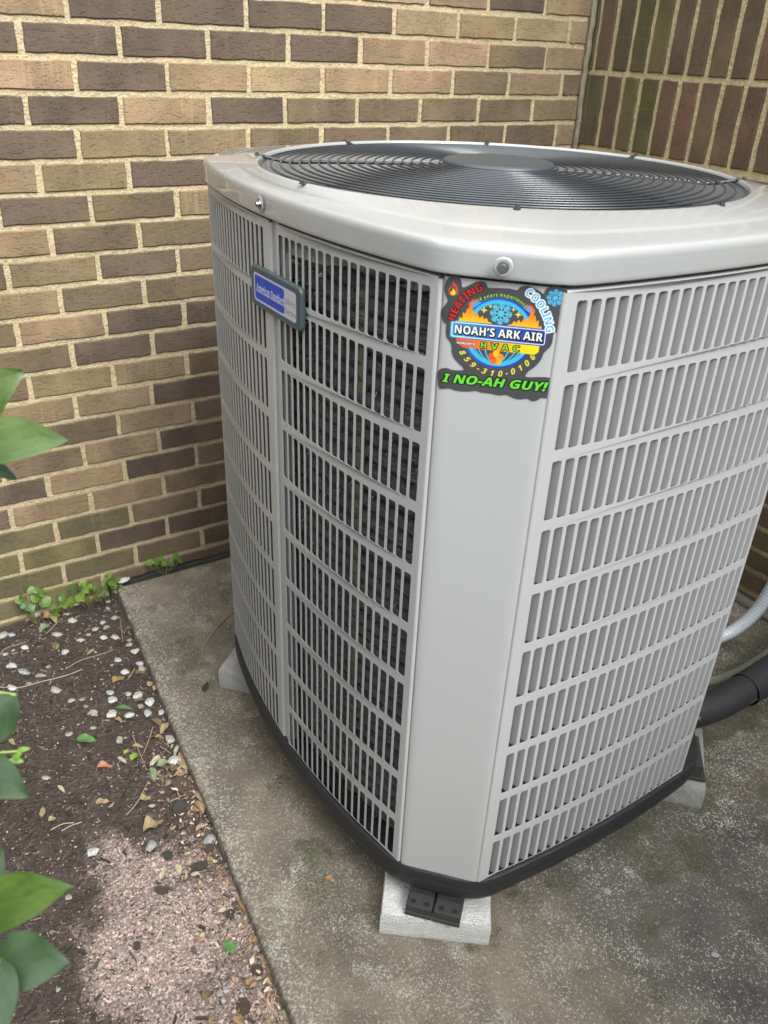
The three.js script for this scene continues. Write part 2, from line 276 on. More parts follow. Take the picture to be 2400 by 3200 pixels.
{
  const nx = 150, nz = 240, pos = [], uv = [], idx = [];
  for (let j = 0; j <= nz; j++) for (let i = 0; i <= nx; i++) { const z = lerp(-0.003, 3.2, j / nz), x = lerp(-2.6, slabEdge(z) + 0.006, Math.pow(i / nx, 0.55)); pos.push(x, soilH(x, z), z); uv.push((x - BX0) / (BX1 - BX0), (z - BZ0) / (BZ1 - BZ0)); }
  for (let j = 0; j < nz; j++) for (let i = 0; i < nx; i++) { const a = j * (nx + 1) + i, b = a + 1, c = a + nx + 1, d = c + 1; idx.push(a, c, b, b, c, d); }
  struct('planting_bed_soil', fromArrays(pos, uv, idx), std([1, 1, 1], 0.97, { map: soilMap, bumpMap: soilBump, bumpScale: 0.006 }));
}
{ // rotten filler between slab and wall, and along the side wall
  const r = rng(15), a = [], b = [];
  const strip = (n, f) => { const top = []; for (let i = 0; i <= n; i++) top.push(f(i / n)); return top; };
  const l = strip(90, (t) => { const x = lerp(-0.09, 1.47, t); const y = -0.012 + 0.016 * (fbm(x * 25, 1, 16, 3) - 0.5), w = 0.020 + 0.014 * (fbm(x * 14, 5, 17, 2) - 0.5); return [x, y, w]; });
  const g1 = rings([l.map(([x, y]) => [x, -0.1, 0.0]), l.map(([x, y]) => [x, y + 0.004, 0.0005]), l.map(([x, y, w]) => [x, y + 0.003, w * 0.7]), l.map(([x, y, w]) => [x, y - 0.002, w]), l.map(([x, y, w]) => [x, -0.1, w])].reverse(), false, 6);
  const m = strip(60, (t) => { const z = lerp(0.05, 1.9, t); return [z, -0.006 + 0.016 * (fbm(z * 22, 3, 18, 3) - 0.5), 0.022 + 0.012 * (fbm(z * 30, 2, 19, 2) - 0.5)]; });
  const g2 = rings([m.map(([z]) => [1.489, -0.1, z]), m.map(([z, y]) => [1.489, y + 0.012, z]), m.map(([z, y, w]) => [1.489 - w * 0.6, y + 0.006, z]), m.map(([z, y, w]) => [1.489 - w, y, z]), m.map(([z, y, w]) => [1.489 - w, -0.1, z])], false, 6);
  const mat = std([0.115, 0.105, 0.085], 0.95, { map: grainMap, bumpMap: grainBump, bumpScale: 0.006, side: THREE.DoubleSide });
  struct('expansion_joint', g1, mat); struct('expansion_joint', g2, std([0.34, 0.32, 0.27], 0.95, { map: grainMap, bumpMap: grainBump, bumpScale: 0.006, side: THREE.DoubleSide }));
}
// ---------------------------------------------------------------- the air conditioner
const CX = 0.425, CZ = 0.947, FX = CX - 0.011, FZ = CZ - 0.007;   // FX, FZ: axis of the fan
const paint = phys([0.385, 0.388, 0.384], 0.40, { clearcoat: 0.35, clearcoatRoughness: 0.28 });
const capPaint = phys([0.325, 0.330, 0.326], 0.34, { clearcoat: 1, clearcoatRoughness: 0.035 });
const blackPlastic = std([0.016, 0.017, 0.019], 0.5, { bumpMap: grainBump, bumpScale: 0.0006 });
const rubber = std([0.032, 0.031, 0.030], 0.72, { bumpMap: grainBump, bumpScale: 0.0008 });
const wireMat = phys([0.024, 0.031, 0.038], 0.28, { clearcoat: 0.6, clearcoatRoughness: 0.2 });
const zinc = std([0.36, 0.37, 0.39], 0.34, { metalness: 1 });
const bladeMat = std([0.55, 0.57, 0.6], 0.3, { metalness: 0.85 });
const innerDark = std([0.30, 0.30, 0.30], 0.6);
const copper = std([0.55, 0.24, 0.13], 0.4, { metalness: 0.9 });
const PA = [0.055, 1.297], PF0 = [0.149, 1.396], PF1 = [0.701, 1.396], PR0 = [0.795, 1.297], PR1 = [0.795, 0.572], PB1 = [0.701, 0.473], PB0 = [0.158, 0.473], PL = [0.064, 0.572];
const BOWL = 0.045, BOWF = 0.016;
const leftCurve = (z) => { const t = (z - PL[1]) / (PA[1] - PL[1]), bow = BOWL * (1 - (2 * t - 1) ** 2), dx = (PA[0] - PL[0]) / (PA[1] - PL[1]) + BOWL * 4 * (2 * t - 1) / (PA[1] - PL[1]); const l = Math.hypot(1, dx); return { x: lerp(PL[0], PA[0], t) - bow, z, nx: -1 / l, nz: dx / l, ux: dx / l, uz: 1 / l }; };
const frontCurve = (x) => { const t = (x - PF0[0]) / (PF1[0] - PF0[0]), bow = BOWF * (1 - (2 * t - 1) ** 2), dz = -BOWF * 4 * (2 * t - 1) / (PF1[0] - PF0[0]); const l = Math.hypot(1, dz); return { x, z: PF0[1] + bow, nx: -dz / l, nz: 1 / l, ux: 1 / l, uz: dz / l }; };
function outline(off, round = 0.012) {             // plan of the cabinet, corners eased, pushed outwards by off
  const p = [], side = (a, b, bow, n = 26) => { const dx = b[0] - a[0], dz = b[1] - a[1], l = Math.hypot(dx, dz), nx = -dz / l, nz = dx / l; for (let i = 0; i < n; i++) { const t = i / n, w = bow * (1 - (2 * t - 1) ** 2); p.push([a[0] + dx * t + nx * w, a[1] + dz * t + nz * w]); } };
  // anticlockwise seen from above with z towards the viewer: left side (back to front) lies on the left hand
  side(PA, PL, -BOWL); side(PL, PB0, 0, 10); side(PB0, PB1, -BOWF); side(PB1, PR1, 0, 10); side(PR1, PR0, -BOWL); side(PR0, PF1, 0, 10); side(PF1, PF0, -BOWF); side(PF0, PA, 0, 10);
  let q = []; const N = 320; let len = 0; const cum = [0]; for (let i = 0; i < p.length; i++) { const a = p[i], b = p[(i + 1) % p.length]; len += Math.hypot(b[0] - a[0], b[1] - a[1]); cum.push(len); }
  for (let k = 0, i = 0; k < N; k++) { const s = k / N * len; while (cum[i + 1] < s) i++; const t = (s - cum[i]) / (cum[i + 1] - cum[i]), a = p[i], b = p[(i + 1) % p.length]; q.push([lerp(a[0], b[0], t), lerp(a[1], b[1], t)]); }
  for (let it = 0; it < Math.round(round * 500); it++) q = q.map((c, i) => { const a = q[(i + N - 1) % N], b = q[(i + 1) % N]; return [0.5 * c[0] + 0.25 * (a[0] + b[0]), 0.5 * c[1] + 0.25 * (a[1] + b[1])]; });
  return q.map((c, i) => { const a = q[(i + N - 1) % N], b = q[(i + 1) % N], dx = b[0] - a[0], dz = b[1] - a[1], l = Math.hypot(dx, dz); let nx = dz / l, nz = -dx / l; if (nx * (c[0] - CX) + nz * (c[1] - CZ) < 0) { nx = -nx; nz = -nz; } return [c[0] + nx * off, c[1] + nz * off]; });
}
const ac = thing('air_conditioner', 'grey outdoor air conditioner with louvred sides and round fan guard on top', 'air conditioner', [CX, 0, CZ]);
const acPart = (name, g, m, parent) => { g.translate(-CX, 0, -CZ); return mesh(name, g, m, parent ?? ac); };
{ // base pan: stepped skirt
  const lv = [[-0.02, 0.1505], [0.0015, 0.1512], [0.0035, 0.149], [0.0042, 0.143], [0.0038, 0.131], [0.0050, 0.129], [0.0040, 0.112], [0.0010, 0.102], [-0.003, 0.0985], [-0.03, 0.0985]];
  const wob = (i, y) => (y < 0.11 ? 0.0022 * (noise(i * 0.35, 2, 33) - 0.5) : 0);
  const L = lv.map(([o, y]) => outline(o, 0.024).map(([x, z], i) => [x, y + wob(i, y), z]));
  L.unshift(L[0].map(() => [CX, 0.1500, CZ])); L.push(L[0].map(() => [CX, 0.10, CZ]));
  const g = rings(L); acPart('base_pan', g, blackPlastic);
}
{ // top cover: rolled edge, swaged step, round opening with a venturi ring
  const R = 0.384, out = outline(0.0065, 0.008), L = [];
  const circ = out.map(([x, z]) => { const l = Math.hypot(x - FX, z - FZ); return [FX + (x - FX) / l * R, FZ + (z - FZ) / l * R]; });
  const at = (d, y) => out.map(([x, z], i) => { const [a, b] = circ[i], D = Math.hypot(a - x, b - z), s = Math.min(1, d / D); return [lerp(x, a, s), y, lerp(z, b, s)]; });
  const fr = (f, y) => out.map(([x, z], i) => { const [a, b] = circ[i], D = Math.hypot(a - x, b - z), s = lerp(Math.min(0.5, 0.016 / D), 1, f); return [lerp(x, a, s), y, lerp(z, b, s)]; });
  const rc = (r, y) => out.map(([x, z]) => { const l = Math.hypot(x - FX, z - FZ); return [FX + (x - FX) / l * r, y, FZ + (z - FZ) / l * r]; });
  L.push(at(0.006, 1.1495), at(0.0012, 1.1468), at(0, 1.1482), at(0, 1.152), at(0, 1.162), at(0, 1.1715), at(0.0005, 1.1755), at(0.0019, 1.1789), at(0.0042, 1.1812), at(0.0075, 1.1824));
  L.push(fr(0, 1.1842), fr(0.15, 1.1862), fr(0.3, 1.1882), fr(0.34, 1.1890), fr(0.38, 1.1903), fr(0.42, 1.1914), fr(0.55, 1.1936), fr(0.7, 1.1958), fr(0.85, 1.1980), fr(1, 1.2));
  L.push(rc(0.3815, 1.2003), rc(0.379, 1.1985), rc(0.3775, 1.193), rc(0.377, 1.17), rc(0.378, 1.12), rc(0.382, 1.10));
  const cover = acPart('top_cover', rings(L), capPaint);
  for (const [x, z, nx, nz] of [[0.094, 1.354, -0.725, 0.689], [0.012, 0.925, -1, 0]]) {   // screws in dimples on the rolled edge
    const rim = new THREE.LatheGeometry([[0.0001, 0.0002], [0.0070, 0.0003], [0.0084, 0.0010], [0.0096, 0.0006], [0.0110, -0.0004]].map(([a, b]) => new THREE.Vector2(a, b)), 28);
    const head = mergeGeometries([new THREE.CylinderGeometry(0.0062, 0.0065, 0.0014, 20).translate(0, 0.0012, 0).toNonIndexed(), new THREE.CylinderGeometry(0.0038, 0.0041, 0.0045, 6).translate(0, 0.0038, 0).toNonIndexed()]);
    const q = new THREE.Quaternion().setFromUnitVectors(V3(0, 1, 0), V3(nx, 0, nz)), face = V3(x, 1.163, z).addScaledVector(V3(nx, 0, nz), 0.0072);
    for (const [nm, g, m] of [['screw_dimple', rim, capPaint], ['screw', head, zinc]]) { g.applyQuaternion(q); g.translate(face.x, face.y, face.z); acPart(nm, g, m, cover); }
  }
}
{ // fan guard: rings, spokes, hub plate, clips
  const dome = (r) => 1.2045 - 0.0105 * (r / 0.385) ** 2;
  const guard = new THREE.Group(); guard.name = 'fan_guard'; ac.add(guard);
  const R = []; for (let k = 0; k < 20; k++) R.push(0.094 + k * (0.3755 - 0.094) / 19);
  for (const r of R) { const g = new THREE.TorusGeometry(r, 0.0018, 7, Math.round(60 + r * 160)); g.rotateX(Math.PI / 2); g.translate(FX, dome(r), FZ); acPart('guard_ring', g, wireMat, guard); }
  for (let k = 0; k < 8; k++) {
    const a = k * Math.PI / 4 + 0.62, c = Math.cos(a), s = Math.sin(a), p = []; for (let i = 0; i <= 8; i++) { const r = lerp(0.05, 0.380, i / 8); p.push(V3(FX + c * r, (r > 0.379 ? 1.199 : dome(r) - 0.0045), FZ + s * r)); }
    acPart('guard_spoke', tube(p, 0.0028, 20, 7), wireMat, guard);
    const clip = mergeGeometries([new THREE.CylinderGeometry(0.0055, 0.0055, 0.0016, 14).translate(0, 0.0008, 0).toNonIndexed(), new THREE.CylinderGeometry(0.0036, 0.0038, 0.0045, 6).translate(0, 0.0036, 0).toNonIndexed(), box(0.018, 0.0015, 0.012, -0.008, 0.0006, 0).toNonIndexed()]);
    clip.scale(0.75, 0.75, 0.75); clip.rotateY(-a); clip.translate(FX + c * 0.3885, 1.1998, FZ + s * 0.3885); acPart('guard_screw', clip, std([0.12, 0.13, 0.14], 0.35, { metalness: 0.8 }), guard);
  }
  const hub = new THREE.LatheGeometry([[0.0001, 1.2128], [0.05, 1.2126], [0.078, 1.2116], [0.087, 1.2096], [0.0895, 1.206], [0.0885, 1.202], [0.07, 1.200], [0.0001, 1.200]].map(([a, b]) => new THREE.Vector2(a, b)), 64).translate(FX, 0, FZ);
  acPart('hub_plate', hub, phys([0.036, 0.047, 0.057], 0.45, { clearcoat: 0.3, clearcoatRoughness: 0.35 }), guard);
  const fan = new THREE.Group(); fan.name = 'fan'; ac.add(fan);
  for (let k = 0; k < 3; k++) {
    const pos = [], idx = [], nr = 10, na = 10;
    for (let i = 0; i <= nr; i++) for (let j = 0; j <= na; j++) { const r = lerp(0.07, 0.36, i / nr), t = j / na, a = k * 2.0944 + 0.55 + (t - 0.5) * lerp(1.15, 1.05, i / nr) + 0.25 * (i / nr); pos.push(FX + r * Math.cos(a), 1.155 + (t - 0.5) * lerp(0.06, 0.045, i / nr) - 0.012 * (2 * t - 1) ** 2, FZ + r * Math.sin(a)); }
    for (let i = 0; i < nr; i++) for (let j = 0; j < na; j++) { const a = i * (na + 1) + j, b = a + na + 1; idx.push(a, b, a + 1, a + 1, b, b + 1); }
    const g = fromArrays(pos, null, idx); const bl = acPart('fan_blade', g, bladeMat, fan); bl.material.side = THREE.DoubleSide;
  }
  acPart('motor', mergeGeometries([new THREE.CylinderGeometry(0.075, 0.075, 0.10, 40).translate(FX, 1.06, FZ), new THREE.CylinderGeometry(0.03, 0.03, 0.09, 20).translate(FX, 1.155, FZ)]), innerDark, fan);
}
function sweepY(pts, y0, y1) { return rings([pts.map(([x, z]) => [x, y0, z]), pts.map(([x, z]) => [x, y1, z])].reverse(), false); }
const PANEL_LO = 0.1515, PANEL_HI = 1.1415;
function cornerPanel(a, b, y0, y1) {
  const dx = b[0] - a[0], dz = b[1] - a[1], l = Math.hypot(dx, dz), ux = dx / l, uz = dz / l, nx = -uz, nz = ux, p = [], r = 0.020, dn = 0.0038;
  const P = (s, n) => p.push([a[0] + ux * s + nx * n, a[1] + uz * s + nz * n]);
  P(0.004, -0.03); P(0.0022, -dn - 0.003);
  for (let i = 0; i <= 8; i++) { const t = i / 8; P(0.002 + r * t * t * 0.9 + 0.0, -dn * (1 - Math.sin(t * Math.PI / 2))); }
  for (let i = 1; i < 8; i++) P(lerp(0.002 + r * 0.9, l - 0.002 - r * 0.9, i / 8), 0);
  for (let i = 8; i >= 0; i--) { const t = i / 8; P(l - 0.002 - r * t * t * 0.9, -dn * (1 - Math.sin(t * Math.PI / 2))); }
  P(l - 0.0022, -dn - 0.003); P(l - 0.004, -0.03);
  return sweepY(p, y0, y1);
}
paint.side = THREE.DoubleSide;
const frontCorner = acPart('corner_panel', cornerPanel(PA, PF0, PANEL_LO, 1.143), paint);
acPart('corner_panel', cornerPanel(PB0, PL, PANEL_LO, 1.143), paint);
acPart('corner_panel', cornerPanel(PR1, PB1, PANEL_LO, 1.143), paint);
acPart('corner_post', mergeGeometries([sweepY([[0.655, 1.372], [0.735, 1.30], [0.78, 1.25]], PANEL_LO, 1.143)]), std([0.03, 0.032, 0.04], 0.6, { side: THREE.DoubleSide }));
// louvred panels: one pressed sheet with round-cornered slots, a bent blade behind each slot
const ROWS = []; for (let i = 0; i < 10; i++) ROWS.push(1.0868 - 0.0984 * i);
function slotPath(x0, x1, y0, y1, r) { const p = new THREE.Path(); p.moveTo(x0 + r, y0); p.lineTo(x1 - r, y0); p.quadraticCurveTo(x1, y0, x1, y0 + r); p.lineTo(x1, y1 - r); p.quadraticCurveTo(x1, y1, x1 - r, y1); p.lineTo(x0 + r, y1); p.quadraticCurveTo(x0, y1, x0, y1 - r); p.lineTo(x0, y0 + r); p.quadraticCurveTo(x0, y0, x0 + r, y0); return p; }
let bladesLeft = 300;
function louvrePanel(name, curve, u0, u1, first, pitch, n, slot, y0, y1, blade, label, single) {
  const shape = new THREE.Shape([new THREE.Vector2(u0, y0), new THREE.Vector2(u1, y0), new THREE.Vector2(u1, y1), new THREE.Vector2(u0, y1)]);
  for (const yc of ROWS) for (let k = 0; k < n; k++) { const a = first + k * pitch; shape.holes.push(slotPath(a, a + slot, yc - 0.0415, yc + 0.0415, 0.0032)); }
  const T = 0.0008, g = new THREE.ExtrudeGeometry(shape, { depth: T, bevelEnabled: false, curveSegments: 2 });
  const p = g.attributes.position, nn = g.attributes.normal;
  for (let i = 0; i < p.count; i++) {
    const c = curve(p.getX(i)), y = p.getY(i), d = p.getZ(i) - T, a = nn.getX(i), b = nn.getY(i), e = nn.getZ(i);
    p.setXYZ(i, c.x + c.nx * d, y, c.z + c.nz * d); nn.setXYZ(i, a * c.ux + e * c.nx, b, a * c.uz + e * c.nz);
  }
  const lips = [];                                 // rolled edges down both sides and along the top
  for (const [u, s] of [[u0, -1], [u1, 1]]) { const c = curve(u), q = []; for (let i = 0; i <= 6; i++) { const t = i / 6 * Math.PI / 2, r = 0.0042; q.push([c.x + c.ux * s * r * Math.sin(t) - c.nx * r * (1 - Math.cos(t)), c.z + c.uz * s * r * Math.sin(t) - c.nz * r * (1 - Math.cos(t))]); } const e = q[q.length - 1]; q.push([e[0] - c.nx * 0.016, e[1] - c.nz * 0.016]); if (s < 0) q.reverse(); lips.push(sweepY(q, y0, y1)); }
  { const L = [[], [], [], []]; for (let i = 0; i <= 24; i++) { const c = curve(lerp(u0, u1, i / 24)); [[0, 0], [0.0008, 0.0016], [0.0024, 0.0024], [0.012, 0.0026]].forEach(([d, h], k) => L[k].push([c.x - c.nx * d, y1 + h, c.z - c.nz * d])); } lips.push(rings(L, false)); }
  const flat = [g, ...lips].map((q) => { const w = q.index ? q.toNonIndexed() : q; w.deleteAttribute('uv'); return w; });
  const panel = acPart(name, mergeGeometries(flat), paint); if (label) panel.userData.label = label;
  const bg = box(blade.len, 0.086, 0.0009, 0, -0.0022, 0); const bulk = [];
  for (let k = 0; k < n; k++) for (let i = 0; i < ROWS.length; i++) {
    const u = first + k * pitch + (blade.side > 0 ? slot : 0), c = curve(u), dx = -c.nx + c.ux * blade.lean, dz = -c.nz + c.uz * blade.lean, l = Math.hypot(dx, dz);
    const turn = Math.atan2(-dz, dx), px = c.x + dx / l * blade.len / 2 - c.nx * T, pz = c.z + dz / l * blade.len / 2 - c.nz * T;
    if (single(k, i) && bladesLeft > 0) { bladesLeft--; const b = mesh('louvre_blade', bg, paint, panel); b.position.set(px - CX, ROWS[i], pz - CZ); b.rotation.y = turn; }
    else { const q = bg.clone(); q.rotateY(turn); q.translate(px, ROWS[i], pz); bulk.push(q); }
  }
  if (bulk.length) { const o = acPart('louvre_blades', mergeGeometries(bulk), paint, panel); o.userData.kind = 'stuff'; }
  return panel;
}
louvrePanel('louvre_panel', frontCurve, 0.1515, 0.645, 0.167, 0.01985, 24, 0.0140, PANEL_LO + 0.002, 1.1385, { side: 1, lean: -0.35, len: 0.0122 }, 'front panel with pale upright louvres', () => true);
louvrePanel('louvre_panel', leftCurve, 0.957, 1.2915, 0.9625, 0.01795, 18, 0.0134, PANEL_LO + 0.002, 1.1395, { side: 1, lean: 0, len: 0.003 }, 'open slotted panel showing the dark coil', (k) => k >= 12);
louvrePanel('louvre_panel', leftCurve, 0.580, 0.932, 0.5935, 0.01795, 18, 0.0112, PANEL_LO + 0.002, 1.1395, { side: -1, lean: -1.0, len: 0.0125 }, null, () => false);
{ // channel strip between the two side panels; plain panels on the hidden sides
  const c0 = leftCurve(0.934), c1 = leftCurve(0.955); acPart('seam_post', sweepY([[c0.x + 0.012, 0.93], [c0.x + 0.0045, 0.9335], [c1.x + 0.0045, 0.9555], [c1.x + 0.012, 0.959]], PANEL_LO, 1.145), paint);
  const q = []; for (let i = 0; i <= 16; i++) { const t = i / 16; q.push([PR0[0] + BOWL * (1 - (2 * t - 1) ** 2), lerp(1.25, PR1[1], t)]); } acPart('side_panel', sweepY(q, PANEL_LO, 1.141), paint);
  const b = []; for (let i = 0; i <= 16; i++) { const t = i / 16; b.push([lerp(PB1[0], PB0[0], t), PB1[1] - BOWF * (1 - (2 * t - 1) ** 2)]); } acPart('back_panel', sweepY(b, PANEL_LO, 1.141), paint);
}
{ // spine-fin coil: stacked tubes wrapped in bristles
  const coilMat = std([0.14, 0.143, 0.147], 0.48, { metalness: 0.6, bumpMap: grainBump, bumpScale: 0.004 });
  const path = outline(-0.038, 0.05).filter((_, i) => i % 8 === 0), coil = new THREE.Group(); coil.name = 'coil'; ac.add(coil);
  const r = rng(33), M = [];
  for (let k = 0; k < 36; k++) {
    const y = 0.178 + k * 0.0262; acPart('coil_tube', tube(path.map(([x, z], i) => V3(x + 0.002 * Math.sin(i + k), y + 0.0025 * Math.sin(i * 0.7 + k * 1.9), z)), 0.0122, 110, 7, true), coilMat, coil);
    const N = 900; for (let s = 0; s < N; s++) {
      const t = r() * path.length, i = Math.floor(t), a = path[i], b = path[(i + 1) % path.length], f = t - i, x = lerp(a[0], b[0], f), z = lerp(a[1], b[1], f);
      if (!(x < 0.17 || z > 1.2)) continue;
      const ang = r() * Math.PI * 2, tl = Math.hypot(b[0] - a[0], b[1] - a[1]), nx = (b[1] - a[1]) / tl, nz = -(b[0] - a[0]) / tl, d = V3(nx * Math.cos(ang), Math.sin(ang), nz * Math.cos(ang)).add(V3((r() - 0.5) * 0.5, 0, (r() - 0.5) * 0.5)).normalize();
      const q = new THREE.Quaternion().setFromUnitVectors(V3(0, 1, 0), d); M.push(new THREE.Matrix4().compose(V3(x - CX, y, z - CZ).addScaledVector(d, 0.0125), q, V3(1, 0.8 + 0.5 * r(), 1)));
    }
  }
  const sp = new THREE.InstancedMesh(box(0.0009, 0.009, 0.0003), std([0.40, 0.41, 0.42], 0.32, { metalness: 1 }), M.length); M.forEach((m, i) => sp.setMatrixAt(i, m)); sp.name = 'spine_fins'; sp.userData.kind = 'stuff'; sp.castShadow = sp.receiveShadow = true; coil.add(sp);
  for (const z of [1.13, 0.80]) acPart('tube_support', box(0.004, 0.93, 0.018, leftCurve(z).x + 0.031, 0.63, z), std([0.15, 0.14, 0.08], 0.6), coil);
  acPart('compressor', new THREE.CylinderGeometry(0.11, 0.12, 0.42, 40).translate(CX + 0.03, 0.37, CZ), innerDark);
  const brk = []; for (let i = 0; i < 5; i++) brk.push(V3(0.2 + i * 0.07, 0.255 - 0.004 * i, 1.352)); acPart('copper_line', tube(brk, 0.0045, 24, 8), copper, coil);
  acPart('copper_line', tube([V3(0.17, 0.2, 1.34), V3(0.172, 0.6, 1.352), V3(0.175, 1.05, 1.35)], 0.0045, 24, 8), copper, coil);
}
{ // rubber feet under the pan
  const dir = V3(PF0[0] - PA[0], 0, PF0[1] - PA[1]).normalize(), turn = Math.atan2(-dir.z, dir.x), nrm = V3(-dir.z, 0, dir.x);
  for (const s of [-0.0245, 0.0245]) {
    const foot = new THREE.Group(); foot.name = 'foot';
    const p = V3((PA[0] + PF0[0]) / 2, 0, (PA[1] + PF0[1]) / 2).addScaledVector(dir, s).addScaledVector(nrm, 0.0065); foot.position.set(p.x - CX, 0.0585, p.z - CZ); foot.rotation.y = turn; ac.add(foot);
    mesh('rubber_pad', new RoundedBoxGeometry(0.047, 0.0085, 0.064, 2, 0.0018).translate(0, 0.0043, -0.012), rubber, foot);
    mesh('foot_riser', new RoundedBoxGeometry(0.044, 0.019, 0.040, 2, 0.002).translate(0, 0.0318, -0.030), rubber, foot); mesh('foot_body', new RoundedBoxGeometry(0.0455, 0.0155, 0.062, 2, 0.0022).translate(0, 0.0157, -0.014), rubber, foot);
    for (const h of [-0.0115, 0.0115]) mesh('foot_hole', new THREE.TorusGeometry(0.0048, 0.0011, 6, 18).rotateX(Math.PI / 2).translate(h, 0.0236, 0.007), rubber, foot);
    for (const h of [-0.0115, 0.0115]) mesh('foot_hole_shade', new THREE.CylinderGeometry(0.0046, 0.0046, 0.0012, 16).translate(h, 0.0233, 0.007), std([0.004, 0.004, 0.004], 0.6), foot);  // near-black disc: the shade inside each hole, put in as colour
  }
  for (const [x, z, t] of [[0.765, 1.345, -0.8], [0.125, 0.605, 0.8], [0.775, 0.55, -0.8]]) {
    const foot = new THREE.Group(); foot.name = 'foot'; foot.position.set(x - CX, 0.0585, z - CZ); foot.rotation.y = -t; ac.add(foot);
    mesh('rubber_pad', new RoundedBoxGeometry(0.095, 0.0085, 0.064, 2, 0.0018).translate(0, 0.0043, -0.005), rubber, foot); mesh('foot_body', new RoundedBoxGeometry(0.09, 0.033, 0.056, 2, 0.002).translate(0, 0.0243, -0.012), rubber, foot);
  }
}
// die-cut sticker on the corner panel
{
  const A = V3(PA[0], 0, PA[1]), U = V3(PF0[0] - PA[0], 0, PF0[1] - PA[1]).normalize(), N = V3(-U.z, 0, U.x);
  const plane = (x, y) => { const u = 1340 + x * 480 / 1659, v = 820 + y * 480 / 1659, d = ray(u, v), o = camera.position.clone().sub(A), k = -o.dot(N) / d.dot(N), q = o.addScaledVector(d, k); return [q.dot(U) * 0.985, q.y]; };
  const trace = [[275, 140], [325, 155], [355, 200], [365, 262], [400, 262], [460, 235], [520, 208], [585, 200], [630, 225], [650, 272], [720, 275], [830, 278], [900, 285], [965, 300], [1000, 268], [1050, 253], [1110, 255], [1170, 285], [1225, 315], [1258, 340], [1285, 290], [1330, 262], [1380, 250], [1440, 262], [1490, 300], [1515, 345], [1512, 400], [1480, 450], [1440, 500], [1432, 530], [1460, 590], [1480, 650], [1470, 700], [1430, 745], [1375, 768], [1362, 800], [1352, 870], [1325, 920], [1290, 950], [1255, 990], [1225, 1060], [1170, 1120], [1130, 1150], [1085, 1185], [1060, 1225], [1100, 1240], [1200, 1238], [1300, 1245], [1340, 1262], [1355, 1300], [1340, 1370], [1325, 1440], [1290, 1475], [1230, 1465], [1190, 1490], [1130, 1498], [1080, 1470], [1000, 1478], [930, 1465], [850, 1430], [770, 1435], [680, 1415], [580, 1405], [520, 1385], [470, 1390], [380, 1392], [290, 1380], [220, 1358], [130, 1365], [100, 1330], [90, 1260], [95, 1190], [130, 1150], [200, 1140], [260, 1160], [370, 1162], [375, 1135], [320, 1080], [275, 1030], [252, 970], [250, 910], [235, 860], [195, 810], [185, 740], [188, 668], [150, 635], [133, 570], [145, 500], [185, 450], [205, 410], [185, 360], [165, 300], [172, 235], [200, 180], [235, 152]];
  const ring = new THREE.SplineCurve(trace.map(([x, y]) => new THREE.Vector2(...plane(x, y)))).getPoints(360);
  const clip = (poly, k, keep) => { const o = []; poly.forEach((q, i) => { const w = poly[(i + 1) % poly.length], a = keep * (q.x - k) >= 0, b = keep * (w.x - k) >= 0; if (a) o.push(q); if (a !== b) { const t = (k - q.x) / (w.x - q.x); o.push(new THREE.Vector2(k, lerp(q.y, w.y, t))); } }); return o; };
  const cuts = [-0.02, 0.0026, 0.004, 0.006, 0.0085, 0.0115, 0.0145, 0.0175, 0.0202, 0.1163, 0.119, 0.122, 0.125, 0.128, 0.1305, 0.1325, 0.1339, 0.16], strips = [];
  for (let i = 0; i + 1 < cuts.length; i++) { const q = clip(clip(ring, cuts[i], 1), cuts[i + 1], -1); if (q.length > 2) strips.push(new THREE.ShapeGeometry(new THREE.Shape(q))); }
  const g = mergeGeometries(strips), p = g.attributes.position, uv = g.attributes.uv, W = 0.142, H = 0.136, Y0 = 1.009;
  const K = 9, cv = document.createElement('canvas'); cv.width = 142 * K; cv.height = 136 * K; const c = cv.getContext('2d');
  c.scale(K, K); c.translate(0, 0); const X = (s) => s * 0.985, Y = (t) => 1145 - t;
  c.fillStyle = '#4c4d50'; c.fillRect(0, 0, 142, 136);
  c.lineJoin = 'round';
  const poly = (pts, fill) => { c.beginPath(); pts.forEach(([s, t], i) => (i ? c.lineTo(X(s), Y(t)) : c.moveTo(X(s), Y(t)))); c.closePath(); c.fillStyle = fill; c.fill(); };
  const grad = (x0, y0, x1, y1, ...st) => { const q = c.createLinearGradient(X(x0), Y(y0), X(x1), Y(y1)); st.forEach((s, i) => q.addColorStop(i / (st.length - 1), s)); return q; };
  const cx = 70, cy = 1085.5;
  c.beginPath(); c.arc(X(cx), Y(cy), 39.2, 0, 7); c.lineWidth = 3.6; c.strokeStyle = grad(30, 1100, 110, 1080, '#2a6fd0', '#33389a'); c.stroke();
  c.beginPath(); c.arc(X(cx), Y(cy), 36, 0, 7); c.lineWidth = 4.2; c.strokeStyle = '#3fc1ee'; c.stroke();
  for (const w of [16, 25, 31]) { c.beginPath(); c.ellipse(X(cx), Y(cy), w, 35, 0, 0.35, Math.PI - 0.35); c.lineWidth = 1.5; c.strokeStyle = '#45c0e6'; c.stroke(); }
  // flames rising behind the banner
  const fl = grad(70, 1094, 70, 1122, '#ffd21e', '#f7941d', '#ee5a24');
  const L = [[22, 1093], [24, 1100], [27, 1098], [27, 1106], [30, 1104], [32, 1111], [34, 1110], [33, 1116], [37, 1121], [44, 1122], [42, 1118], [38, 1116], [38, 1111], [40, 1106], [42, 1103], [43, 1109], [45, 1104], [47, 1101], [50, 1104], [52, 1100], [55, 1102], [57, 1098], [61, 1097], [63, 1093]];
  poly(L, fl); poly(L.map(([s, t]) => [141 - s * 1.0, t]), fl);
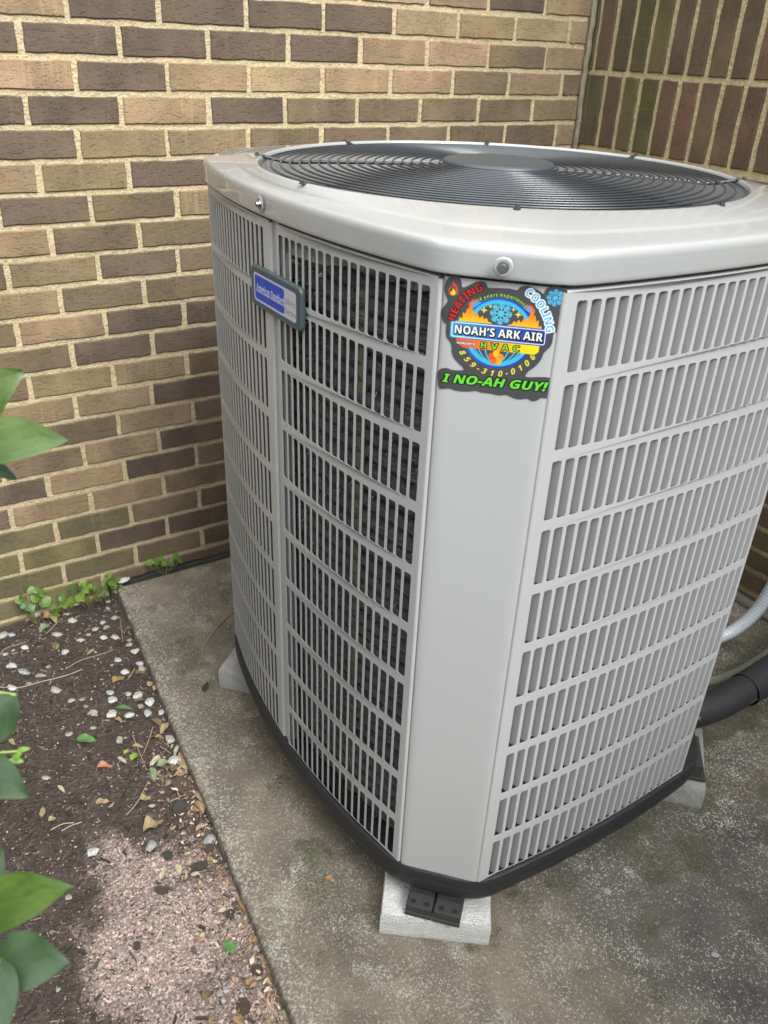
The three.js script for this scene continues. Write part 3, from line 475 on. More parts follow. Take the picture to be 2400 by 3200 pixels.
  poly([[36, 1116], [44, 1121], [47, 1118], [39, 1112]], '#5aa9e8'); poly([[105, 1117], [97, 1121], [94, 1118], [102, 1113]], '#5aa9e8');
  const star = (s, t, r) => { c.beginPath(); for (let i = 0; i < 8; i++) { const a = i * Math.PI / 4, q = i % 2 ? r * 0.32 : r; c.lineTo(X(s) + q * Math.sin(a), Y(t) - q * Math.cos(a)); } c.closePath(); c.fillStyle = '#ffe55a'; c.fill(); };
  star(51, 1110.5, 4.2); star(58, 1115.5, 2.6); star(84, 1114.5, 2.6); star(90, 1109.5, 4.2);
  const flake = (s, t, r, n, col, lw) => { c.save(); c.translate(X(s), Y(t)); c.strokeStyle = col; c.lineWidth = lw; c.lineCap = 'round'; for (let i = 0; i < n; i++) { c.rotate(2 * Math.PI / n); c.beginPath(); c.moveTo(0, 0); c.lineTo(0, -r); for (const [q, b] of [[0.45, 0.26], [0.66, 0.24], [0.85, 0.16]]) { c.moveTo(-r * b, -r * (q + b * 0.8)); c.lineTo(0, -r * q); c.lineTo(r * b, -r * (q + b * 0.8)); } c.stroke(); } c.beginPath(); c.arc(0, 0, r * 0.24, 0, 7); c.stroke(); c.restore(); };
  flake(70.5, 1108.5, 12, 8, '#5fd0f0', 1.15); flake(128, 1132, 9, 8, '#55bdf0', 0.9);
  const rr = (s0, t1, s1, t0, r, fill, stroke, lw) => { c.beginPath(); c.roundRect(X(s0), Y(t1), X(s1) - X(s0), t1 - t0, r); if (fill) { c.fillStyle = fill; c.fill(); } if (stroke) { c.strokeStyle = stroke; c.lineWidth = lw; c.stroke(); } };
  poly([[22, 1075], [118, 1077], [118, 1070], [114, 1066.3], [30, 1065], [22, 1070]], grad(22, 1070, 118, 1070, '#ec5b23', '#f2752a', '#f9a51f', '#ffd91a', '#ffe81f'));
  c.save(); c.translate(X(69.5), Y(1086)); c.rotate(-0.016); c.translate(-X(69.5), -Y(1086));
  rr(14, 1096, 125, 1076, 2.6, grad(14, 1086, 125, 1086, '#3fb4e2', '#2a7fc4', '#2b56b4', '#2f3c9c')); rr(16, 1094.2, 123, 1077.8, 2, null, '#ffffff', 0.9);
  const label = (str, s0, s1, t, h, fill, stroke, lw, font) => { c.font = `${font} ${h}px sans-serif`; c.textBaseline = 'middle'; c.textAlign = 'left'; const w = c.measureText(str).width; c.save(); c.translate(X(s0), Y(t)); c.scale((X(s1) - X(s0)) / w, 1); c.lineWidth = lw; c.strokeStyle = stroke; c.strokeText(str, 0, 0); c.fillStyle = fill; c.fillText(str, 0, 0); c.restore(); };
  label('NOAH\u2019S ARK AIR', 18.5, 121, 1085.4, 13.2, '#15171d', '#15171d', 2.6, 'bold'); label('NOAH\u2019S ARK AIR', 18.2, 120.6, 1086, 13.2, '#ffffff', '#15171d', 0.4, 'bold');
  c.restore();
  c.save(); c.translate(X(70), Y(1071)); c.rotate(-0.012); c.translate(-X(70), -Y(1071));
  'HVAC'.split('').forEach((ch, i) => label(ch, 50.5 + i * 12.6, 58.5 + i * 12.6, 1070.6, 9.6, '#8ee23c', '#141414', 1.9, 'bold'));
  label('#HMO6919', 23, 44, 1070.4, 3.9, '#ffffff', '#141414', 0.9, 'bold'); c.restore();
  c.save(); c.translate(X(70.3), Y(1057.3)); for (let i = 0; i < 5; i++) { c.rotate(2 * Math.PI / 5); c.beginPath(); c.moveTo(0, 0); c.bezierCurveTo(-6, -2.5, -4.4, -9.4, 0.4, -9); c.bezierCurveTo(5.4, -8.4, 3.6, -3, 0, 0); c.fillStyle = ['#f7941d', '#fbb034', '#f26b21', '#ee5a24', '#ffc425'][i]; c.fill(); } c.restore();
  const arc = (str, r, a0, a1, h, fill, stroke, lw, font, inside) => { c.font = `${font} ${h}px sans-serif`; c.textAlign = 'center'; c.textBaseline = 'middle'; const ws = [...str].map((q) => c.measureText(q).width), tot = ws.reduce((a, b) => a + b, 0); let acc = 0; [...str].forEach((q, i) => { const f = (acc + ws[i] / 2) / tot; acc += ws[i]; const a = lerp(a0, a1, f); c.save(); c.translate(X(cx) + r * Math.sin(a), Y(cy) - r * Math.cos(a)); c.rotate(inside ? a + Math.PI : a); c.lineWidth = lw; c.strokeStyle = stroke; c.strokeText(q, 0, 0); c.fillStyle = fill; c.fillText(q, 0, 0); c.restore(); }); };
  arc('HEATING', 55.5, -1.42, -0.42, 12, '#e6282b', '#141414', 1.9, 'bold'); 
  arc('COOLING', 57, 0.46, 1.44, 12, '#6fc0f0', '#ffffff', 2.4, 'bold'); arc('COOLING', 57, 0.46, 1.44, 12, '#62b6ee', '#62b6ee', 0.1, 'bold');
  arc('14 years experience', 43.4, -0.70, 0.72, 5.6, '#a4dc4a', '#1c2030', 1.0, 'bold');
  arc('859-310-0106', 46.8, Math.PI + 1.08, Math.PI - 1.16, 9.4, '#f6e85a', '#3a3a20', 0.5, 'bold italic', true);
  c.save(); c.translate(X(70), Y(1027)); c.rotate(-0.035); c.translate(-X(70), -Y(1027)); label('I NO-AH GUY!', 8.5, 132, 1027, 14.4, '#6fe23a', '#1b1c1d', 3.2, 'bold italic'); label('I NO-AH GUY!', 8.5, 132, 1027, 14.4, '#6fe23a', '#6fe23a', 0.3, 'bold italic'); c.restore();
  const fi = (s, t, k, col) => { c.beginPath(); const q = [[0, -8], [-4.5, -6.5], [-6, -2], [-4, 2.5], [-3.6, 0], [-2, 3], [-0.6, 9], [2.2, 4], [3, 6], [4.4, 2.2], [5.6, -1], [5, -5.5]]; q.forEach(([a, b], i) => (i ? c.lineTo(X(s) + a * k, Y(t) - b * k) : c.moveTo(X(s) + a * k, Y(t) - b * k))); c.closePath(); c.fillStyle = col; c.fill(); };
  fi(14, 1130.5, 0.95, '#ee4b2b'); fi(13.6, 1130, 0.62, '#4c4d50'); fi(14, 1127, 0.5, '#ffd93a');
  for (let i = 0; i < p.count; i++) { const s = p.getX(i), y = p.getY(i); uv.setXY(i, s / W, (y - Y0) / H); const e = Math.min(s, 0.1365 - s) - 0.002, lift = 0.0007 - (e < 0.018 ? 0.0038 * (1 - Math.sin(Math.sqrt(clamp(e / 0.018, 0.02)) * Math.PI / 2)) : 0), q = A.clone().addScaledVector(U, s).addScaledVector(N, lift); p.setXYZ(i, q.x, y, q.z); }
  g.computeVertexNormals();
  const t = new THREE.CanvasTexture(cv); t.colorSpace = THREE.SRGBColorSpace;
  const st = acPart('sticker', g, phys(C3(0.74, 0.74, 0.74), 0.4, { map: t, clearcoat: 0.25, clearcoatRoughness: 0.2, side: THREE.DoubleSide }), frontCorner); st.userData.label = 'die-cut contractor sticker with flames, snowflakes and phone number';
}
// name badge across the seam
{
  const W = 0.165, H = 0.062, K = 6000, cv = document.createElement('canvas'); cv.width = W * K; cv.height = H * K; const c = cv.getContext('2d'), mm = K / 1000; c.scale(mm, mm);
  c.fillStyle = '#46545a'; c.fillRect(0, 0, 165, 62);
  const rr = (x, y, w, h, r, f) => { c.beginPath(); c.roundRect(x, y, w, h, r); c.fillStyle = f; c.fill(); };
  rr(7, 5.5, 150, 51, 7, '#0d50d0'); rr(8.8, 7.3, 146.4, 47.4, 6, '#cfcdca'); rr(12.5, 11, 104, 40, 5, '#0748c8');
  c.fillStyle = '#e9ecf4'; c.strokeStyle = '#e9ecf4'; c.font = 'italic 17px serif'; c.textBaseline = 'middle'; c.textAlign = 'left'; const tw = c.measureText('American Standard').width; c.save(); c.translate(17, 31.5); c.scale(98 / tw, 1.12); c.lineWidth = 0.5; c.strokeText('American Standard', 0, 0); c.fillText('American Standard', 0, 0); c.restore();
  c.fillStyle = '#46549f'; c.font = '12.5px serif'; c.fillText('Silver', 119, 27); c.fillText('Series', 119, 43);
  const shape = new THREE.Shape(); const hw = W / 2, hh = H / 2, r = 0.011; shape.moveTo(-hw + r, -hh); shape.lineTo(hw - r, -hh); shape.quadraticCurveTo(hw, -hh, hw, -hh + r); shape.lineTo(hw, hh - r); shape.quadraticCurveTo(hw, hh, hw - r, hh); shape.lineTo(-hw + r, hh); shape.quadraticCurveTo(-hw, hh, -hw, hh - r); shape.lineTo(-hw, -hh + r); shape.quadraticCurveTo(-hw, -hh, -hw + r, -hh);
  const body = new THREE.ExtrudeGeometry(shape, { depth: 0.0025, bevelEnabled: true, bevelThickness: 0.003, bevelSize: 0.003, bevelOffset: -0.003, bevelSegments: 4, curveSegments: 8 });
  const plate = new THREE.ShapeGeometry(shape, 8), p = plate.attributes.position, uv = plate.attributes.uv; for (let i = 0; i < p.count; i++) { uv.setXY(i, p.getX(i) / W + 0.5, p.getY(i) / H + 0.5); p.setXYZ(i, p.getX(i) * 0.955, p.getY(i) * 0.885, 0.0058); }
  const cc = leftCurve(0.9595), Q = (g) => { g.rotateY(-Math.PI / 2 + Math.atan2(cc.nz, -cc.nx) * 0); g.translate(cc.x - 0.0012, 1.0415, 0.9595); return g; };
  const badge = acPart('name_badge', Q(body), phys([0.055, 0.08, 0.085], 0.35, { clearcoat: 0.4 })); badge.userData.label = 'grey framed blue and silver name badge';
  const t = new THREE.CanvasTexture(cv); t.colorSpace = THREE.SRGBColorSpace; acPart('badge_plate', Q(plate), phys(C3(0.72, 0.72, 0.72), 0.45, { map: t, clearcoat: 0.12, clearcoatRoughness: 0.15 }), badge);
}
// ---------------------------------------------------------------- concrete blocks under the feet, pipes
function concreteBlock(cx, cz, w, d, turn, label, tone) {
  const g = new THREE.BoxGeometry(w, 0.057, d, 24, 8, 14), p = g.attributes.position, uv = g.attributes.uv;
  for (let i = 0; i < p.count; i++) { const x = p.getX(i), y = p.getY(i), z = p.getZ(i); const k = 0.003 * (fbm(x * 90 + 5, y * 90 + z * 70, 91, 2) - 0.5); p.setXYZ(i, x * (1 + k * 6) - Math.sign(x) * 0.0035 * smooth(0.0255, 0.0285, Math.abs(y)) * 0.6, y, z * (1 + k * 6) - Math.sign(z) * 0.0035 * smooth(0.0255, 0.0285, Math.abs(y)) * 0.6); uv.setXY(i, (x + z * 0.6) / 0.12, (y + z) / 0.12); }
  g.computeVertexNormals(); const m = single('concrete_block', g, std(tone, 0.97, { map: grainMap, bumpMap: grainBump, bumpScale: 0.0040 }), label, 'block', 'blocks under the air conditioner'); m.position.set(cx, 0.0285, cz); m.rotation.y = turn; return m;
}
concreteBlock(0.1195, 1.3295, 0.192, 0.092, -0.655, 'pale rough concrete block under the corner with the sticker', [0.80, 0.80, 0.78]);
concreteBlock(0.118, 0.545, 0.19, 0.092, 0.72, 'pale concrete block sticking out at the wall end of the slotted side', [0.46, 0.45, 0.42]);
concreteBlock(0.779, 1.316, 0.192, 0.092, 0.72, 'grey concrete block beside the black insulated pipe', [0.44, 0.43, 0.40]);
concreteBlock(0.78, 0.55, 0.19, 0.09, -0.72, 'concrete block hidden under the corner towards the side wall', [0.46, 0.45, 0.42]);
{ // insulated suction line with a split seam, thin liquid line, grey flexible conduit
  const ins = thing('insulated_pipe', 'thick black foam insulated refrigerant pipe leaving the unit', 'pipe', [0.95, 0, 1.29]);
  const foam = std([0.017, 0.018, 0.02], 0.62, { bumpMap: grainBump, bumpScale: 0.0012 });
  const path = [V3(0.70, 0.125, 1.22), V3(0.80, 0.122, 1.275), V3(0.9, 0.118, 1.288), V3(1.0, 0.116, 1.288), V3(1.1, 0.118, 1.283), V3(1.25, 0.125, 1.275), V3(1.5, 0.14, 1.265)];
  const a = tube(path.slice(0, 4), 0.0345, 60, 28), b = tube(path.slice(3), 0.0385, 60, 28);
  const cr = a.attributes.position; for (let i = 0; i < cr.count; i++) cr.setY(i, cr.getY(i) + 0.002 * Math.sin(cr.getX(i) * 40));
  for (const [n, g] of [['foam_sleeve', a], ['foam_sleeve', b]]) { g.translate(-0.95, 0, -1.29); mesh(n, g, foam, ins); }
  const seam = []; for (let i = 0; i <= 16; i++) { const x = lerp(0.80, 1.0, i / 16); seam.push(V3(x - 0.95, 0.122 + 0.005 * Math.sin(i * 0.8) - 0.006, lerp(1.275, 1.288, i / 16) + 0.0335 - 1.29)); }
  mesh('seam', tube(seam, 0.0022, 40, 6), std([0.10, 0.09, 0.085], 0.8), ins);
  const lq = tube([V3(0.72, 0.17, 1.17), V3(0.95, 0.075, 1.19), V3(1.1, 0.07, 1.212), V3(1.3, 0.10, 1.21), V3(1.5, 0.13, 1.2)], 0.012, 60, 12);
  single('liquid_line', lq, std([0.22, 0.22, 0.16], 0.9, { map: grainMap, bumpMap: grainBump, bumpScale: 0.003 }), 'thin weathered grey green pipe behind the black insulated pipe', 'pipe');
  const cpts = [V3(0.80, 0.30, 1.02), V3(1.0, 0.09, 1.03), V3(1.16, 0.02, 1.047), V3(1.25, 0.042, 1.077), V3(1.30, 0.10, 1.098), V3(1.33, 0.20, 1.11), V3(1.36, 0.36, 1.12), V3(1.44, 0.5, 1.13), V3(1.5, 0.52, 1.13)];
  const cg = tube(cpts, 0.0168, 420, 16), cp = cg.attributes.position, cn = cg.attributes.normal; for (let i = 0; i < cp.count; i++) { const ring = Math.floor(i / 17), k = 0.0006 * Math.sin(ring * 1.9); cp.setXYZ(i, cp.getX(i) + cn.getX(i) * k, cp.getY(i) + cn.getY(i) * k, cp.getZ(i) + cn.getZ(i) * k); } cg.computeVertexNormals();
  single('flexible_conduit', cg, phys([0.42, 0.45, 0.49], 0.4, { clearcoat: 0.3 }), 'grey ribbed flexible conduit looping up to the side wall', 'conduit');
  const bolt = mergeGeometries([new THREE.CylinderGeometry(0.0035, 0.0035, 0.03, 10).rotateZ(Math.PI / 2).toNonIndexed(), new THREE.CylinderGeometry(0.0075, 0.0075, 0.006, 6).rotateZ(Math.PI / 2).translate(0.012, 0, 0).toNonIndexed()]); bolt.translate(0.68, 0.245, 1.375); acPart('bolt', bolt, zinc);
}

const where = (p) => (p.z < 0.13 ? 'at the foot of the tan wall' : slabEdge(p.z) - p.x < 0.05 ? 'against the slab edge' : sandAt(p.x, p.z) > 0.3 ? 'on the pinkish sandy grit' : slabEdge(p.z) - p.x < 0.13 ? 'a hand width from the slab edge' : 'out on the open dark mulch');
// ---------------------------------------------------------------- pebbles, leaves, twigs, mulch
const soilPoint = (u, v) => { let p = onLevel(u, v, SOIL); for (let i = 0; i < 3; i++) p = onLevel(u, v, soilH(p.x, p.z)); return p; };
{
  const geos = []; for (let k = 0; k < 8; k++) { let g = new THREE.IcosahedronGeometry(1, 2); g.deleteAttribute('uv'); g.deleteAttribute('normal'); g = mergeVertices(g, 1e-4); const p = g.attributes.position, r = rng(200 + k), cut = []; for (let i = 0; i < 9; i++) { const d = V3(r() - 0.5, r() - 0.5, r() - 0.5).normalize(); cut.push([d, 0.5 + 0.28 * r()]); } for (let i = 0; i < p.count; i++) { const v = V3(p.getX(i), p.getY(i), p.getZ(i)); for (const [d, l] of cut) { const q = v.dot(d); if (q > l) v.addScaledVector(d, (l - q) * 0.97); } v.multiplyScalar(1 + 0.12 * (fbm(v.x * 2 + 7 * k, v.y * 2 + v.z, 210, 2) - 0.5)); p.setXYZ(i, v.x, v.y, v.z); } g.computeVertexNormals(); const uv = []; for (let i = 0; i < p.count; i++) uv.push(p.getX(i) * 0.12 + 0.3 * k, p.getZ(i) * 0.12 + p.getY(i) * 0.1); g.setAttribute('uv', new THREE.Float32BufferAttribute(uv, 2)); geos.push(g); }
  const cols = { w: [0.70, 0.69, 0.67], c: [0.58, 0.55, 0.46], g: [0.44, 0.44, 0.43], m: [0.18, 0.17, 0.11], p: [0.55, 0.48, 0.43] }, mats = {}; for (const k in cols) mats[k] = std(cols[k], 0.85, { map: grainMap, bumpMap: grainBump, bumpScale: 0.004 });
  const words = { w: ['white angular pebble lying', 'white pebbles on the mulch'], c: ['cream pebble lying', 'cream pebbles on the mulch'], g: ['grey pebble lying', 'grey pebbles on the mulch'], m: ['dull olive brown stone half sunk', 'olive stones on the mulch'], p: ['pinkish tan pebble lying', 'pinkish pebbles on the mulch'] };
  const r = rng(301), put = (u, v, w, h, kind) => {
    const p = soilPoint(u, v + h * 0.2), dist = p.distanceTo(camera.position), s = w * dist / FPX / 2, d = clamp(h / w, 0.45, 1.2) * s * 1.15;
    const m = tag(new THREE.Mesh(geos[Math.floor(r() * 8)], mats[kind]), `${s > 0.0125 ? 'large ' : s > 0.008 ? '' : 'small '}${words[kind][0]} ${where(p)}`, 'pebble', words[kind][1]); m.name = numbered('pebble'); m.castShadow = m.receiveShadow = true; scene.add(m);
    m.scale.set(s, Math.min(s, d) * 0.55, d); m.position.set(p.x, soilH(p.x, p.z) + Math.min(s, d) * 0.3, p.z); m.rotation.set((r() - 0.5) * 0.3, -0.55 + (r() - 0.5) * 0.9, (r() - 0.5) * 0.3);
  };
  const A = [[380, 395, 95, 60, 'w'], [320, 470, 70, 60, 'w'], [405, 445, 50, 40, 'w'], [175, 448, 38, 40, 'w'], [20, 530, 48, 50, 'w'], [25, 640, 75, 85, 'c'], [98, 645, 70, 50, 'w'], [245, 515, 45, 45, 'p'], [575, 465, 70, 32, 'w'], [635, 520, 85, 60, 'c'], [505, 385, 75, 50, 'w'], [640, 380, 95, 50, 'w'], [825, 590, 60, 60, 'c'], [892, 542, 60, 45, 'w'], [920, 582, 55, 50, 'c'], [905, 668, 75, 50, 'w'], [995, 662, 90, 48, 'w'], [940, 355, 60, 45, 'p'], [938, 415, 55, 40, 'c'], [990, 498, 70, 55, 'p'], [710, 690, 90, 40, 'c'], [765, 645, 50, 28, 'w'], [495, 642, 110, 55, 'p'], [225, 755, 85, 50, 'w'], [120, 780, 38, 32, 'c'], [45, 815, 55, 40, 'w'], [565, 795, 70, 60, 'w'], [1018, 862, 75, 45, 'w'], [1115, 690, 52, 40, 'c'], [1112, 730, 65, 45, 'c'], [1165, 780, 80, 80, 'w'], [1205, 890, 80, 55, 'w'], [1230, 930, 75, 65, 'p'], [1090, 965, 90, 65, 'w'], [210, 960, 110, 55, 'g'], [100, 915, 90, 60, 'w'], [350, 1000, 90, 30, 'p'], [110, 1098, 100, 55, 'w'], [485, 1115, 105, 70, 'p'], [250, 1065, 60, 30, 'g'], [950, 1145, 75, 60, 'w'], [970, 1208, 95, 75, 'w'], [1110, 1148, 52, 60, 'w'], [1190, 1165, 90, 90, 'w'], [1290, 1218, 85, 90, 'w'], [1215, 1262, 75, 50, 'c'], [1272, 1315, 80, 100, 'w'], [1392, 1310, 62, 80, 'w'], [965, 1328, 95, 90, 'w'], [1120, 1332, 85, 75, 'w'], [615, 1210, 55, 40, 'w'], [710, 1200, 55, 40, 'g'], [740, 1262, 50, 45, 'p'], [800, 1315, 90, 60, 'p'], [1010, 445, 28, 24, 'p'], [830, 795, 30, 22, 'w'], [962, 908, 42, 26, 'w'], [845, 855, 26, 24, 'w'], [685, 632, 30, 22, 'c'], [420, 915, 34, 40, 'c'], [175, 495, 30, 24, 'w'], [930, 295, 40, 30, 'p'], [830, 345, 40, 28, 'w']];
  for (const [x, y, w, h, k] of A) put(x * 0.36166, 1750 + y * 0.36166, w * 0.36166, h * 0.36166, k);
  for (const [x, y, w, h, k] of [[635, 715, 105, 85, 'c'], [680, 890, 105, 85, 'w'], [625, 1090, 56, 78, 'g'], [200, 720, 75, 70, 'p'], [485, 1293, 62, 32, 'w'], [120, 318, 40, 30, 'g'], [250, 705, 30, 24, 'w']]) put(300 + x * 0.36166, 2050 + y * 0.36166, w * 0.36166, h * 0.36166, k);
  for (const [x, y, w, h, k] of [[200, 390, 100, 110, 'g'], [705, 340, 108, 100, 'g'], [185, 140, 80, 60, 'm'], [850, 1635, 56, 50, 'w'], [825, 1730, 60, 55, 'w'], [790, 1670, 60, 50, 'c'], [435, 795, 55, 45, 'p'], [855, 560, 50, 40, 'w'], [900, 575, 55, 45, 'w'], [305, 740, 46, 34, 'w'], [720, 685, 46, 30, 'w'], [850, 730, 50, 36, 'w'], [210, 45, 60, 26, 'w'], [640, 210, 56, 50, 'c'], [375, 245, 30, 28, 'w'], [945, 1000, 50, 36, 'w'], [1130, 1210, 36, 30, 'p'], [165, 1625, 50, 40, 'm']]) put(400 + x * 0.36166, 2500 + y * 0.36166, w * 0.36166, h * 0.36166, k);
  for (const [x, y, w, h, k] of [[1075, 225, 150, 95, 'w'], [1235, 410, 120, 70, 'm'], [1165, 1500, 75, 85, 'c'], [1400, 1385, 65, 45, 'w'], [790, 750, 95, 60, 'c'], [595, 1150, 60, 40, 'p'], [670, 1815, 55, 50, 'w'], [760, 1900, 30, 60, 'w'], [1320, 1780, 34, 30, 'w']]) put(x * 0.2712, 2600 + y * 0.2712, w * 0.2712, h * 0.2712, k);
  for (const [x, y, w, h, k] of [[895, 795, 90, 75, 'c'], [600, 1365, 115, 55, 'w'], [1210, 715, 85, 60, 'c'], [1210, 535, 130, 70, 'c'], [315, 740, 30, 50, 'w']]) put(x * 0.2411, 2100 + y * 0.2411, w * 0.2411, h * 0.2411, k);
  { const m = tag(new THREE.Mesh(geos[2], mats.w), 'white diamond shaped stone on the slab corner by the wall', 'pebble'); m.name = numbered('pebble'); const p = onLevel(384, 1812, 0.004); m.position.copy(p); m.scale.set(0.021, 0.008, 0.015); m.castShadow = m.receiveShadow = true; scene.add(m); }
  for (const [u, v, s, k, lb] of [[1898, 2787, 0.0075, 'p', 'small tan stone chip on the slab beside the orange chip'], [1870, 2803, 0.005, 'p', 'small orange stone chip on the slab beside the tan chip'], [2236, 2984, 0.0058, 'w', 'single white pebble on the dark open slab'], [1707, 2974, 0.0042, 'w', 'tiny white grit pieces on the slab'], [1716, 2886, 0.0042, 'w', 'tiny white grit pieces on the slab']]) { const m = tag(new THREE.Mesh(geos[5], mats[k]), lb, 'pebble', lb.startsWith('tiny') ? 'white grit on the slab' : undefined); m.name = numbered('pebble'); const p = onLevel(u, v, s * 0.3); m.position.copy(p); m.scale.set(s, s * 0.5, s * 1.2); m.rotation.y = 0.6; m.castShadow = m.receiveShadow = true; scene.add(m); }
}
function leafGeometry(L, W, o = {}) {              // blade along +x, lying in xz; o: fold, arch, curl, waves, tip
  const { fold = 0.25, arch = 0.1, curl = 0, wave = 0, tip = 0.55, seed = 1, nx = 14, ny = 6 } = o, pos = [], uv = [], idx = [];
  for (let i = 0; i <= nx; i++) for (let j = 0; j <= ny; j++) {
    const t = i / nx, s = j / ny * 2 - 1, w = W / 2 * Math.pow(Math.sin(Math.PI * Math.pow(t, 0.82)), 0.8) * (1 - tip * Math.pow(t, 4) * 0.7) + 0.0004;
    let x = L * t, z = s * w, y = Math.abs(s) * w * fold - arch * L * (2 * t - 1) ** 2 + arch * L + wave * W * Math.sin(t * 11 + seed) * s * 0.5 + curl * W * s * s * Math.sin(t * 5 + seed);
    pos.push(x, y, z); uv.push(t, j / ny);
  }
  for (let i = 0; i < nx; i++) for (let j = 0; j < ny; j++) { const a = i * (ny + 1) + j, b = a + ny + 1; idx.push(a, a + 1, b, b, a + 1, b + 1); }
  return fromArrays(pos, uv, idx);
}
const leafMap = texture(256, 128, (i, j) => { const t = i / 256, s = j / 128 * 2 - 1, rib = Math.exp(-((s / 0.035) ** 2)), vein = smooth(0.82, 1, Math.cos((t * 9 - Math.abs(s) * 1.6) * Math.PI * 2)) * 0.6, mot = smooth(0.5, 0.72, fbm(t * 9, s * 5 + 9, 401, 3)); const k = 0.75 + 0.3 * (fbm(t * 14, s * 8, 402, 3) - 0.5); return [lerp(k * 0.72, 1.0, mot * 0.55 + rib * 0.4 + vein * 0.3), lerp(k * 0.85, 1.0, mot * 0.45 + rib * 0.35 + vein * 0.3), lerp(k * 0.7, 0.85, rib * 0.4 + mot * 0.2)]; }, true);
const leafMat = (c, more = {}) => phys(c, 0.48, { map: leafMap, side: THREE.DoubleSide, transmission: 0.3, thickness: 0, ...more });
const dryMats = { tan: std([0.44, 0.30, 0.20], 0.85, { map: leafMap, side: THREE.DoubleSide }), brown: std([0.23, 0.145, 0.09], 0.88, { map: leafMap, side: THREE.DoubleSide }), orange: std([0.44, 0.24, 0.115], 0.8, { map: leafMap, side: THREE.DoubleSide }), pink: std([0.56, 0.22, 0.17], 0.8, { map: leafMap, side: THREE.DoubleSide }), sage: std([0.27, 0.31, 0.22], 0.8, { map: leafMap, side: THREE.DoubleSide }), green: std([0.13, 0.25, 0.09], 0.6, { map: leafMap, side: THREE.DoubleSide }), lime: std([0.30, 0.42, 0.06], 0.6, { map: leafMap, side: THREE.DoubleSide }), pale: std([0.60, 0.50, 0.40], 0.85, { map: leafMap, side: THREE.DoubleSide }) };
